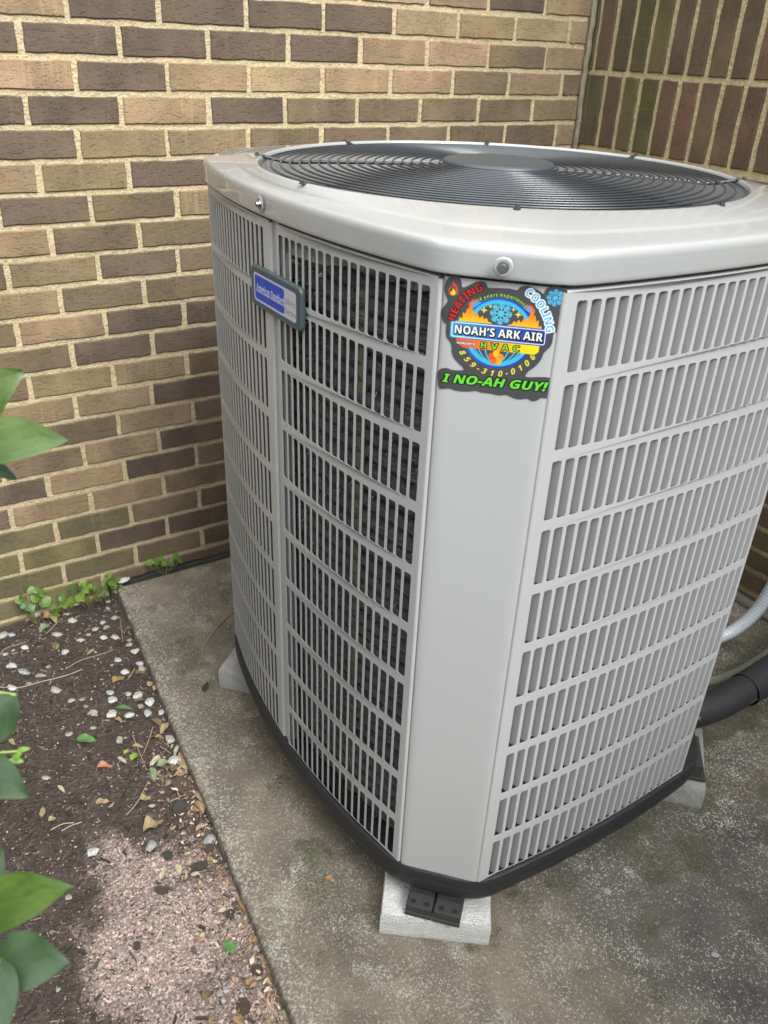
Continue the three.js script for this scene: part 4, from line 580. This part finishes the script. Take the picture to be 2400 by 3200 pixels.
{
  const r = rng(512), Z = { A: [0, 1750, 0.36166], E: [300, 2050, 0.36166], D: [400, 2500, 0.36166], B: [0, 2100, 0.2411] };
  const words = { tan: ['dry tan leaf lying', 'dry tan leaves'], brown: ['dry brown leaf lying', 'dry brown leaves'], orange: ['dry orange leaf lying', 'dry orange leaves'], pink: ['single pinkish red fallen leaf', null], sage: ['grey green wilted leaf lying', 'grey green wilted leaves'], green: ['fallen green leaf lying', 'fallen green leaves'], lime: ['bright yellow green leaf scrap', 'yellow green leaf scraps'], pale: ['pale bleached wood chip lying', 'pale wood chips'] };
  const put = (zone, x, y, len, wid, deg, kind) => {   // deg: direction of the blade in the picture, anticlockwise
    const [ox, oy, k] = Z[zone], a = deg * Math.PI / 180, u = ox + x * k, v = oy + y * k, dx = Math.cos(a) * len * k / 2, dy = -Math.sin(a) * len * k / 2;
    const p = soilPoint(u - dx, v - dy), q = soilPoint(u + dx, v + dy), L = Math.max(0.008, p.distanceTo(q)), W = Math.max(0.004, wid * k * p.distanceTo(camera.position) / FPX * 1.15);
    const dry = kind !== 'green' && kind !== 'lime' && kind !== 'pale', g = leafGeometry(L, W, { fold: 0.15 + 0.4 * r(), arch: dry ? 0.05 + 0.1 * r() : 0.05, curl: dry ? 0.25 * r() : 0.05, wave: dry ? 0.35 * r() : 0.1, seed: r() * 9, nx: 10, ny: 4 });
    const m = tag(mesh(numbered(kind === 'pale' ? 'wood_chip' : 'fallen_leaf'), g, dryMats[kind]), `${L > 0.034 ? 'large ' : L < 0.018 ? 'small ' : ''}${words[kind][0]} ${where(p)}`, kind === 'pale' ? 'wood chip' : 'leaf', words[kind][1] ?? undefined);
    m.position.copy(p); m.position.y = Math.max(p.y, q.y) + 0.0012; m.rotation.y = Math.atan2(-(q.z - p.z), q.x - p.x);
  };
  for (const a of [['A', 440, 505, 160, 70, 20, 'orange'], ['A', 470, 525, 90, 45, -60, 'tan'], ['A', 395, 590, 130, 55, 38, 'sage'], ['A', 1025, 1040, 120, 70, 35, 'orange'], ['A', 1070, 1285, 145, 40, -3, 'green'], ['A', 790, 800, 80, 30, 20, 'tan'], ['A', 470, 750, 60, 40, -70, 'brown'], ['A', 495, 755, 50, 26, 60, 'lime'], ['A', 1210, 985, 90, 40, 10, 'brown'], ['A', 1300, 1080, 60, 45, 60, 'tan'], ['A', 1120, 605, 80, 26, 5, 'brown'], ['A', 1200, 1225, 90, 30, 20, 'brown'],
    ['E', 600, 635, 150, 46, 58, 'tan'], ['E', 540, 600, 130, 40, -30, 'brown'], ['E', 540, 715, 85, 28, 0, 'orange'], ['E', 360, 790, 100, 30, -2, 'tan'], ['E', 525, 900, 160, 42, 43, 'pale'], ['E', 580, 955, 140, 60, 28, 'sage'], ['E', 500, 1030, 130, 45, -70, 'sage'], ['E', 75, 965, 140, 56, 8, 'pink'], ['E', 330, 875, 80, 50, 60, 'lime'], ['E', 265, 835, 55, 34, 40, 'lime'], ['E', 228, 905, 95, 26, -35, 'pale'], ['E', 745, 860, 100, 46, 80, 'orange'], ['E', 760, 950, 110, 80, -50, 'tan'], ['E', 690, 980, 110, 60, 10, 'brown'], ['E', 900, 1225, 140, 64, -75, 'tan'], ['E', 900, 1320, 100, 80, -40, 'orange'], ['E', 430, 1240, 110, 56, 15, 'tan'], ['E', 735, 1030, 80, 50, 50, 'tan'], ['E', 570, 1070, 80, 26, -70, 'brown'], ['E', 520, 280, 70, 40, 65, 'tan'], ['E', 195, 562, 70, 30, -20, 'orange'], ['E', 700, 815, 90, 26, 60, 'pale'], ['E', 830, 1060, 60, 40, -60, 'orange'],
    ['D', 220, 230, 200, 100, 32, 'tan'], ['D', 630, 60, 140, 80, -72, 'tan'], ['D', 1010, 915, 115, 80, -75, 'orange'], ['D', 1018, 1020, 80, 18, 80, 'pale'], ['D', 1215, 1380, 130, 105, -40, 'tan'], ['D', 1230, 1480, 120, 40, -68, 'tan'], ['D', 1380, 1750, 180, 115, -12, 'brown'], ['D', 1395, 1650, 90, 60, 30, 'orange'], ['D', 1290, 1640, 120, 70, 30, 'brown'], ['D', 1115, 1225, 105, 42, 6, 'orange'], ['D', 1180, 1200, 90, 46, -70, 'brown'], ['D', 960, 1895, 90, 70, 70, 'orange'], ['D', 1430, 1860, 130, 70, 60, 'brown'], ['D', 1340, 1870, 110, 40, -40, 'sage'], ['D', 885, 1290, 150, 66, -35, 'green'], ['D', 610, 1200, 70, 26, -80, 'orange'], ['D', 680, 1690, 100, 50, 80, 'brown'], ['D', 660, 1180, 110, 30, 15, 'pale'], ['D', 440, 605, 100, 40, -70, 'pale'], ['D', 710, 520, 60, 50, 30, 'orange'], ['D', 795, 345, 80, 16, 80, 'pale'], ['D', 1250, 1540, 90, 60, -60, 'brown'], ['D', 1050, 1580, 90, 36, 45, 'orange'], ['D', 520, 470, 60, 18, 20, 'pale'], ['D', 760, 540, 60, 20, 15, 'pale'], ['D', 300, 650, 100, 34, 65, 'pale'], ['D', 1240, 1920, 60, 40, 20, 'orange'], ['D', 720, 1900, 60, 40, 60, 'orange'],
    ['B', 1120, 890, 260, 115, -8, 'green'], ['B', 555, 1830, 130, 56, 82, 'tan'], ['B', 680, 1920, 110, 70, 25, 'tan'], ['B', 1330, 1700, 190, 70, -10, 'tan'], ['B', 800, 1530, 120, 36, -45, 'pale'], ['B', 160, 920, 110, 40, -50, 'tan'], ['B', 220, 780, 60, 40, -40, 'brown']]) put(...a);
  // bark pieces
  const bark = (zone, x, y, len, wid, deg, label) => { const [ox, oy, k] = Z[zone], a = deg * Math.PI / 180, u = ox + x * k, v = oy + y * k, dx = Math.cos(a) * len * k / 2, dy = -Math.sin(a) * len * k / 2, p = soilPoint(u - dx, v - dy), q = soilPoint(u + dx, v + dy), L = p.distanceTo(q), W = wid * k * p.distanceTo(camera.position) / FPX * 1.2, g = new THREE.BoxGeometry(L, 0.005, W, 8, 1, 4), P = g.attributes.position; for (let i = 0; i < P.count; i++) { const X = P.getX(i) / L, e = 1 - 0.5 * smooth(0.25, 0.5, Math.abs(X + 0.1 * Math.sin(P.getZ(i) * 400))); P.setXYZ(i, P.getX(i), P.getY(i) + 0.0035 * (fbm(P.getX(i) * 120, P.getZ(i) * 160, 601, 2) - 0.5), P.getZ(i) * e); } g.computeVertexNormals(); const m = single('bark_chip', g, std(r() < 0.5 ? [0.20, 0.135, 0.10] : [0.15, 0.125, 0.11], 0.93, { map: grainMap, bumpMap: grainBump, bumpScale: 0.004 }), `${label} ${where(p)}`, 'bark chip', 'dark bark chips in the mulch'); m.position.copy(p).lerp(q, 0.5); m.position.y += 0.003; m.rotation.y = Math.atan2(-(q.z - p.z), q.x - p.x); };
  for (const a of [['E', 780, 1140, 220, 110, -35], ['E', 735, 1300, 160, 80, 70], ['D', 1000, 1800, 120, 80, -60], ['D', 920, 985, 150, 56, 28], ['D', 620, 580, 150, 60, 22], ['D', 710, 430, 100, 50, 30], ['D', 455, 70, 140, 66, 75], ['D', 290, 790, 110, 50, -10], ['D', 1120, 1480, 100, 70, 30], ['B', 1500, 1790, 130, 36, 40], ['D', 350, 490, 80, 60, 20], ['D', 80, 1270, 60, 50, 10]]) bark(...a, 'dark piece of bark lying');
  { const p = onLevel(654, 2157, 0.002), g = leafGeometry(0.036, 0.015, { fold: 0.1, arch: 0.03, tip: 0.1 }); const m = tag(mesh('slab_leaf', g, std([0.035, 0.034, 0.036], 0.8, { side: THREE.DoubleSide, map: leafMap })), 'dark grey blackened leaf lying on the slab', 'leaf'); m.position.copy(p); m.position.x -= 0.014; m.rotation.y = 0.95; }
  { const p = onLevel(1031, 2730, 0.001), g = leafGeometry(0.021, 0.009, { fold: 0.1, arch: 0.04, tip: 0.1, wave: 0.3 }); const m = tag(mesh('brick_crumb', g, std([0.46, 0.22, 0.13], 0.9, { side: THREE.DoubleSide, map: leafMap })), 'orange brown flake on the slab beside the black base pan', 'flake'); m.position.copy(p); m.position.x -= 0.01; m.rotation.y = -1.1; }
  // twigs
  const twig = (zone, pts, rad, label, group, col = [0.33, 0.24, 0.16]) => { const [ox, oy, k] = Z[zone] ?? [0, 0, 1]; const P = pts.map(([x, y], i) => { const q = zone === 'S' ? onLevel(x, y, 0.002) : soilPoint(ox + x * k, oy + y * k); q.y += 0.003 + 0.002 * Math.sin(i * 2); return q; }); single('twig', tube(P, rad, 36, 6), std(col, 0.85), label, 'twig', group); };
  const tw = ['thin dry twig lying on the mulch bed', 'twigs on the mulch'];
  twig('A', [[0, 830], [40, 785], [220, 715], [400, 640], [480, 570], [540, 505]], 0.0011, ...tw); twig('A', [[-80, 1112], [0, 1112], [170, 1105], [350, 1060], [560, 1015], [715, 950]], 0.0012, ...tw, [0.42, 0.33, 0.24]); twig('A', [[575, 945], [700, 880], [850, 825], [990, 780]], 0.0012, ...tw); twig('A', [[-40, 505], [80, 465], [210, 420]], 0.001, ...tw); twig('A', [[1110, 1035], [1165, 955]], 0.0013, ...tw); twig('A', [[1035, 500], [1050, 600], [1062, 720]], 0.001, ...tw);
  twig('E', [[320, 700], [380, 850], [460, 1030], [550, 1130]], 0.0011, ...tw); twig('E', [[495, 620], [450, 760], [380, 920]], 0.0011, ...tw); twig('E', [[455, 1090], [350, 1290], [260, 1382]], 0.0011, ...tw); twig('E', [[555, 790], [650, 855]], 0.0011, ...tw); twig('E', [[630, 1270], [770, 1210]], 0.0011, ...tw); twig('B', [[660, 2060], [820, 1990], [960, 1960]], 0.0009, ...tw, [0.45, 0.37, 0.27]); twig('B', [[800, 2074], [930, 2010], [1060, 1950]], 0.0009, ...tw, [0.45, 0.37, 0.27]); twig('B', [[490, 970], [600, 1030]], 0.0008, ...tw); twig('D', [[560, 1385], [650, 1410], [690, 1470]], 0.0009, ...tw, [0.5, 0.42, 0.3]); twig('D', [[0, 130], [60, 60], [110, -20]], 0.0009, ...tw);
  for (const o of [0, 1, 2, 3, 4, 5]) twig('D', [[1290 - o * 22, 1620 + o * 12], [1260 - o * 14 + 30 * Math.sin(o * 2), 1720], [1200 + o * 16, 1800 + o * 8], [1170 + o * 26, 1870]], 0.0006, 'fine pale root strand in the leaf litter beside the slab', 'root strands', [0.5, 0.38, 0.24]);
  twig('S', [[752, 1893], [706, 1935], [668, 1975], [640, 2020], [630, 2066]], 0.0014, 'curved brown twig lying on the slab beside the unit', undefined, [0.26, 0.19, 0.11]);
}
{ // fine mulch and grit: nobody could count it
  const r = rng(700), dummy = new THREE.Object3D(), inst = (name, geo, n, fn, label, cat) => { const m = new THREE.InstancedMesh(geo, std([1, 1, 1], 0.95, { side: THREE.DoubleSide }), n); for (let i = 0; i < n; i++) { const c = fn(i); m.setColorAt(i, c); dummy.updateMatrix(); m.setMatrixAt(i, dummy.matrix); } m.name = name; m.castShadow = m.receiveShadow = true; m.userData.kind = 'stuff'; m.userData.label = label; m.userData.category = cat; scene.add(m); };
  const spot = (zmax) => { let x, z; do { z = 0.015 + r() * zmax; x = lerp(-0.95, -0.085, Math.pow(r(), 0.7)); } while (x > slabEdge(z) - 0.004); return [x, z]; };
  inst('mulch_shreds', box(1, 1, 1), 16000, () => { let x, z; do [x, z] = spot(1.5); while (sandAt(x, z) > 0.4 && r() < 0.65); const s = sandAt(x, z); dummy.position.set(x, soilH(x, z) + 0.0012, z); dummy.rotation.set((r() - 0.5) * 0.5, r() * 6.3, (r() - 0.5) * 0.6); const L = 0.003 + 0.015 * Math.pow(r(), 3); dummy.scale.set(L * (1 - 0.3 * s), 0.0009 + 0.001 * r(), 0.0009 + 0.0018 * r() * r()); const t = r(), k = t < 0.78 ? 0.022 + 0.04 * r() : t < 0.965 ? 0.06 + 0.07 * r() : 0.2 + 0.2 * r(); return C3(k * 1.22, k * 0.92, k * 0.72); }, 'dark brown shredded mulch covering the planting bed', 'mulch');
  const grit = new THREE.IcosahedronGeometry(1, 0);
  inst('pale_grit', grit, 10000, () => { let x, z, n = 0; do { [x, z] = spot(1.5); n++; } while (n < 14 && r() > 0.07 + sandAt(x, z) + 0.35 * smooth(0.09, 0, slabEdge(z) - x) * smooth(0.5, 0.9, z)); dummy.position.set(x, soilH(x, z) + 0.0008, z); dummy.rotation.set(r() * 3, r() * 3, r() * 3); const s = 0.0006 + 0.0019 * Math.pow(r(), 3); dummy.scale.set(s, s * 0.7, s * 1.3); const k = 0.2 + 0.45 * r() * r(); return C3(k * 1.05, k * (0.78 + 0.16 * r()), k * 0.74); }, 'pinkish white sandy grit spread over the mulch beside the slab', 'grit');
  const bit = leafGeometry(1, 0.5, { nx: 4, ny: 2, fold: 0.3, arch: 0.12, curl: 0.3, wave: 0.2 });
  inst('leaf_litter', bit, 420, () => { let x, z; do { z = 0.5 + 0.95 * r(); x = slabEdge(z) - 0.006 - 0.07 * Math.pow(r(), 1.8); } while (r() > smooth(0.5, 0.8, z)); dummy.position.set(x, soilH(x, z) + 0.002 + 0.004 * r(), z); dummy.rotation.set((r() - 0.5) * 1.1, r() * 6.3, (r() - 0.5) * 0.9); const s = 0.008 + 0.014 * r() * r(); dummy.scale.set(s, s, s * (0.6 + 0.5 * r())); const k = 0.5 + 0.7 * r(), t = r(); return t < 0.4 ? C3(0.36 * k, 0.22 * k, 0.13 * k) : t < 0.75 ? C3(0.19 * k, 0.12 * k, 0.075 * k) : C3(0.5 * k, 0.4 * k, 0.3 * k); }, 'crumbled brown leaf litter gathered along the slab edge', 'leaf litter');
  inst('mulch_chunks', box(1, 1, 1, 0, 0, 0), 520, () => { let x, z; do [x, z] = spot(1.5); while (sandAt(x, z) > 0.35 && r() < 0.8); dummy.position.set(x, soilH(x, z) + 0.002, z); dummy.rotation.set((r() - 0.5) * 0.4, r() * 6.3, (r() - 0.5) * 0.5); const L = 0.011 + 0.016 * r() * r(); dummy.scale.set(L, 0.002 + 0.002 * r(), 0.003 + 0.004 * r()); const k = 0.02 + 0.055 * r(); return C3(k * 1.25, k * 0.92, k * 0.74); }, 'larger dark wood chips in the mulch bed', 'mulch');
}
// ---------------------------------------------------------------- weeds along the wall
{
  const mats = [leafMat([0.20, 0.34, 0.06]), leafMat([0.30, 0.42, 0.08]), leafMat([0.13, 0.27, 0.06])], stem = std([0.22, 0.2, 0.08], 0.7);
  const heart = () => { const g = leafGeometry(1, 0.95, { fold: 0.22, arch: 0.08, tip: 0.9, nx: 8, ny: 4 }), p = g.attributes.position; for (let i = 0; i < p.count; i++) { const t = p.getX(i); p.setZ(i, p.getZ(i) * (1 + 0.35 * (1 - t))); if (t < 0.25) p.setX(i, t - 0.13 * Math.abs(p.getZ(i)) * 2); } g.computeVertexNormals(); return g; };
  const hg = heart();
  const weed = (label, root, leaves) => {            // leaves: zoom-A pixels [x, y, size]
    const b = root, t = thing('ground_ivy', label, 'weed', [b.x, b.y, b.z], 'weeds at the foot of the tan wall'), r = rng(Math.floor((b.x + 3) * 9973));
    for (const [x, y, s, k = 0] of leaves) {
      const u = x * 0.36166, v = 1750 + y * 0.36166, z = 0.025 + 0.035 * r(), d = ray(u, v), q = camera.position.clone().addScaledVector(d, (z - camera.position.z) / d.z), S = s * 0.36166 * q.distanceTo(camera.position) / FPX * 1.12;
      const lf = mesh('leaf', hg, mats[(k + Math.floor(r() * 3)) % 3], t); lf.scale.setScalar(S); lf.position.copy(q).sub(b); lf.rotation.set(-0.35 + 0.7 * r() + 0.5, -0.6 + (r() - 0.5) * 2.6 - 1.2, -0.75 - 0.3 * r(), 'YXZ');
      const e = q.clone().sub(b); mesh('stem', tube([V3(0, -0.006, 0), V3(e.x * 0.45, e.y * 0.2 + 0.002, e.z * 0.5), V3(e.x * 0.9, e.y * 0.75, e.z), e], 0.0008, 12, 5), stem, t);
    }
  };
  const base = (u, v) => { const p = onLevel(u, v, SOIL); p.z = Math.max(0.03, p.z); p.y = soilH(p.x, p.z); return p; };
  weed('leafy green weed with the densest cluster, at the wall foot among white pebbles', base(95, 1895), [[165, 320, 60], [240, 250, 55], [265, 310, 80], [300, 240, 50], [350, 245, 75], [360, 335, 85], [180, 375, 55], [240, 385, 70], [275, 435, 65], [185, 250, 30], [195, 295, 45]]);
  weed('leafy green weed growing over white pebbles at the wall foot', base(215, 1880), [[510, 315, 60], [560, 340, 75], [605, 315, 60], [640, 355, 60], [480, 415, 75], [460, 380, 45], [560, 375, 50]]);
  weed('tallest green weed climbing up the lowest brick course', base(262, 1862), [[690, 185, 62], [635, 220, 55], [720, 235, 60], [675, 290, 75], [760, 220, 40], [705, 215, 45], [770, 320, 60]]);
  weed('yellowish green weed beside the slab corner at the wall', base(310, 1850), [[850, 285, 70], [900, 270, 45], [905, 215, 55], [800, 240, 45], [820, 300, 30]]);
  weed('bright green weed leaning over the slab corner by the white stone', base(345, 1838), [[970, 108, 60], [920, 145, 45], [955, 165, 65], [1000, 160, 40], [1015, 220, 75], [955, 210, 55]]);
  { const b = onLevel(500, 1768, -0.008); b.z = 0.03; const l = [[1265, 10, 55], [1310, 0, 40], [1335, 15, 45], [1395, 20, 48], [1440, 5, 50], [1480, 10, 40], [1375, -15, 40], [1490, -40, 55], [1520, -20, 50], [1545, 5, 40], [1450, -10, 45]]; weed('small weed growing from the crack between slab and wall', b, l); }
}
// ---------------------------------------------------------------- shrub whose leaves reach in from the left
{
  const root = V3(-1.02, SOIL - 0.01, 1.32), bush = thing('shrub', 'leafy green shrub with pointed glossy leaves reaching in beside the bed', 'shrub', [root.x, root.y, root.z]);
  const mats = [leafMat([0.034, 0.082, 0.02]), leafMat([0.09, 0.16, 0.02]), leafMat([0.034, 0.08, 0.022])], young = leafMat([0.27, 0.42, 0.08]), bark = std([0.10, 0.085, 0.05], 0.9), shoot = std([0.19, 0.30, 0.07], 0.6), r = rng(808);
  const place = (base, tip, W, up, mat, o = {}) => {
    const x = tip.clone().sub(base), L = x.length(); x.normalize(); const z = x.clone().cross(up).normalize(), y = z.clone().cross(x).normalize(), m = mesh('leaf', leafGeometry(L, W, { fold: 0.18, arch: 0.06, tip: 0.5, wave: 0.08, seed: r() * 9, ...o }), mat, bush);
    m.matrixAutoUpdate = true; m.quaternion.setFromRotationMatrix(new THREE.Matrix4().makeBasis(x, y, z)); m.position.copy(base).sub(root); return base;
  };
  const cam = camera.position, facing = (p) => cam.clone().sub(p).normalize().add(V3(0, 0.55, 0)).normalize();
  const list = [[-130, 1300, 74, 1158, 0.74, 0.72, 150, 1], [-110, 1398, 213, 1377, 0.70, 0.66, 145, 1], [-70, 1440, 52, 1498, 0.72, 0.72, 44, 2], [52, 2172, -80, 2345, 0.72, 0.74, 120, 0], [-110, 2400, 92, 2490, 0.70, 0.66, 120, 0], [-95, 2868, 228, 2772, 0.66, 0.6, 142, 1], [-45, 3022, 219, 3012, 0.60, 0.57, 148, 0], [8, 3000, -5, 3290, 0.58, 0.56, 80, 0], [-45, 2870, 6, 2645, 0.66, 0.68, 54, 2]];
  const ends = []; for (const [u0, v0, u1, v1, d0, d1, w, k] of list) { const a = away(u0, v0, d0), b = away(u1, v1, d1); place(a, b, w * d0 / FPX, facing(a), mats[k]); ends.push(a); }
  for (const [u0, v0, u1, v1, w] of [[50, 2349, 94, 2338, 13], [38, 2374, 68, 2354, 14], [38, 2376, 74, 2380, 16]]) place(away(u0, v0, 0.69), away(u1, v1, 0.685), w * 0.69 / FPX, facing(away(u0, v0, 0.69)), young);
  mesh('shoot', tube([away(-60, 2356, 0.7), away(0, 2352, 0.69), away(52, 2348, 0.69)].map((p) => p.sub(root)), 0.0009, 16, 6), shoot, bush); mesh('shoot', tube([away(-60, 2392, 0.7), away(0, 2381, 0.69), away(40, 2374, 0.69)].map((p) => p.sub(root)), 0.0009, 16, 6), shoot, bush);
  const tops = [];
  for (let k = 0; k < 9; k++) { const e = away(-330 - 130 * (k % 4) + 40 * r(), 1150 + k * 240, 0.78 + 0.1 * r()); tops.push(e); mesh('branch', tube([V3(0.02 * (k - 4), 0, 0.02 * r()), e.clone().sub(root).multiplyScalar(0.5).add(V3(0.05 * (r() - 0.5), -0.02, 0.05 * (r() - 0.5))), e.clone().sub(root)], 0.0035, 20, 6), bark, bush); }
  for (const e of ends) { let best = tops[0]; for (const t of tops) if (t.distanceTo(e) < best.distanceTo(e)) best = t; const m = best.clone().lerp(e, 0.5).add(V3(-0.01, 0.005, 0)); mesh('shoot', tube([best, m, e].map((p) => p.clone().sub(root)), 0.0013, 12, 6), shoot, bush); }
  for (let k = 0; k < 130; k++) { const t = tops[k % tops.length], b = t.clone().add(V3((r() - 0.75) * 0.16, (r() - 0.5) * 0.18, (r() - 0.5) * 0.22)), a = r() * 6.28, L = 0.05 + 0.035 * r(), e = b.clone().add(V3(Math.cos(a) * L, (r() - 0.6) * 0.04, Math.sin(a) * L)); const s = e.clone().project(camera), s2 = b.clone().project(camera); if (s.x > -1.08 || s2.x > -1.08) continue; place(b, e, L * 0.45, V3((r() - 0.5) * 0.6, 1, (r() - 0.5) * 0.6).normalize(), mats[k % 3], { nx: 8, ny: 4 }); mesh('petiole', tube([t, b].map((p) => p.clone().sub(root)), 0.0009, 4, 4), shoot, bush); }
}

// ---------------------------------------------------------------- unseen shrubs added left of and behind the camera to block light
{
  const mat = std([0.06, 0.12, 0.03], 0.6, { side: THREE.DoubleSide }), bark = std([0.10, 0.085, 0.05], 0.9), g0 = leafGeometry(1, 0.45, { nx: 4, ny: 2, fold: 0.2, arch: 0.06 });
  for (const [x, z, h, w, label, seed] of [[-1.72, 0.62, 2.35, 0.6, 'unseen leafy shrub added for shade against the tan wall beyond the bed', 21], [-1.8, 1.75, 2.3, 0.6, 'unseen leafy shrub added for shade beside the bed away from the wall', 22],
    [-1.1, 3.0, 1.55, 0.5, 'unseen shrub added for shade behind the camera across from the mulch bed', 23], [-0.2, 3.0, 1.55, 0.55, 'unseen shrub added for shade behind the camera facing the unit corner', 24], [0.75, 2.95, 1.55, 0.55, 'unseen shrub added for shade facing the louvred front of the unit', 25], [1.2, 2.8, 1.5, 0.42, 'unseen shrub added for shade at the end of the side wall', 26]]) {
    const t = thing('shrub', label, 'shrub', [x, SOIL - 0.02, z]), r = rng(seed), list = [], d = new THREE.Object3D();
    for (let k = 0; k < 7; k++) { const a = k * 0.9, e = V3(Math.cos(a) * w * 0.6, h * (0.55 + 0.4 * r()), Math.sin(a) * w * 0.6); mesh('branch', tube([V3(0.02 * Math.cos(a), 0, 0.02 * Math.sin(a)), V3(e.x * 0.35, e.y * 0.5, e.z * 0.35), e], 0.007, 14, 6), bark, t); }
    for (let k = 0; k < 4200; k++) { const a = r() * 6.283, el = Math.acos(2 * r() - 1), q = Math.cbrt(0.25 + 0.75 * r()) * (0.85 + 0.3 * noise(a * 2, el * 3, seed)), L = 0.07 + 0.04 * r(); d.position.set(Math.sin(el) * Math.cos(a) * w * q, h * 0.54 + Math.cos(el) * h * 0.47 * q, Math.sin(el) * Math.sin(a) * w * q); d.rotation.set((r() - 0.5) * 1.4, r() * 6.283, (r() - 0.5) * 1.4); d.scale.set(L, L, L); d.updateMatrix(); list.push(g0.clone().applyMatrix4(d.matrix)); }
    const f = mesh('shade_foliage', mergeGeometries(list), mat, t); f.userData.kind = 'stuff';
  }
}

renderer.render(scene, camera);
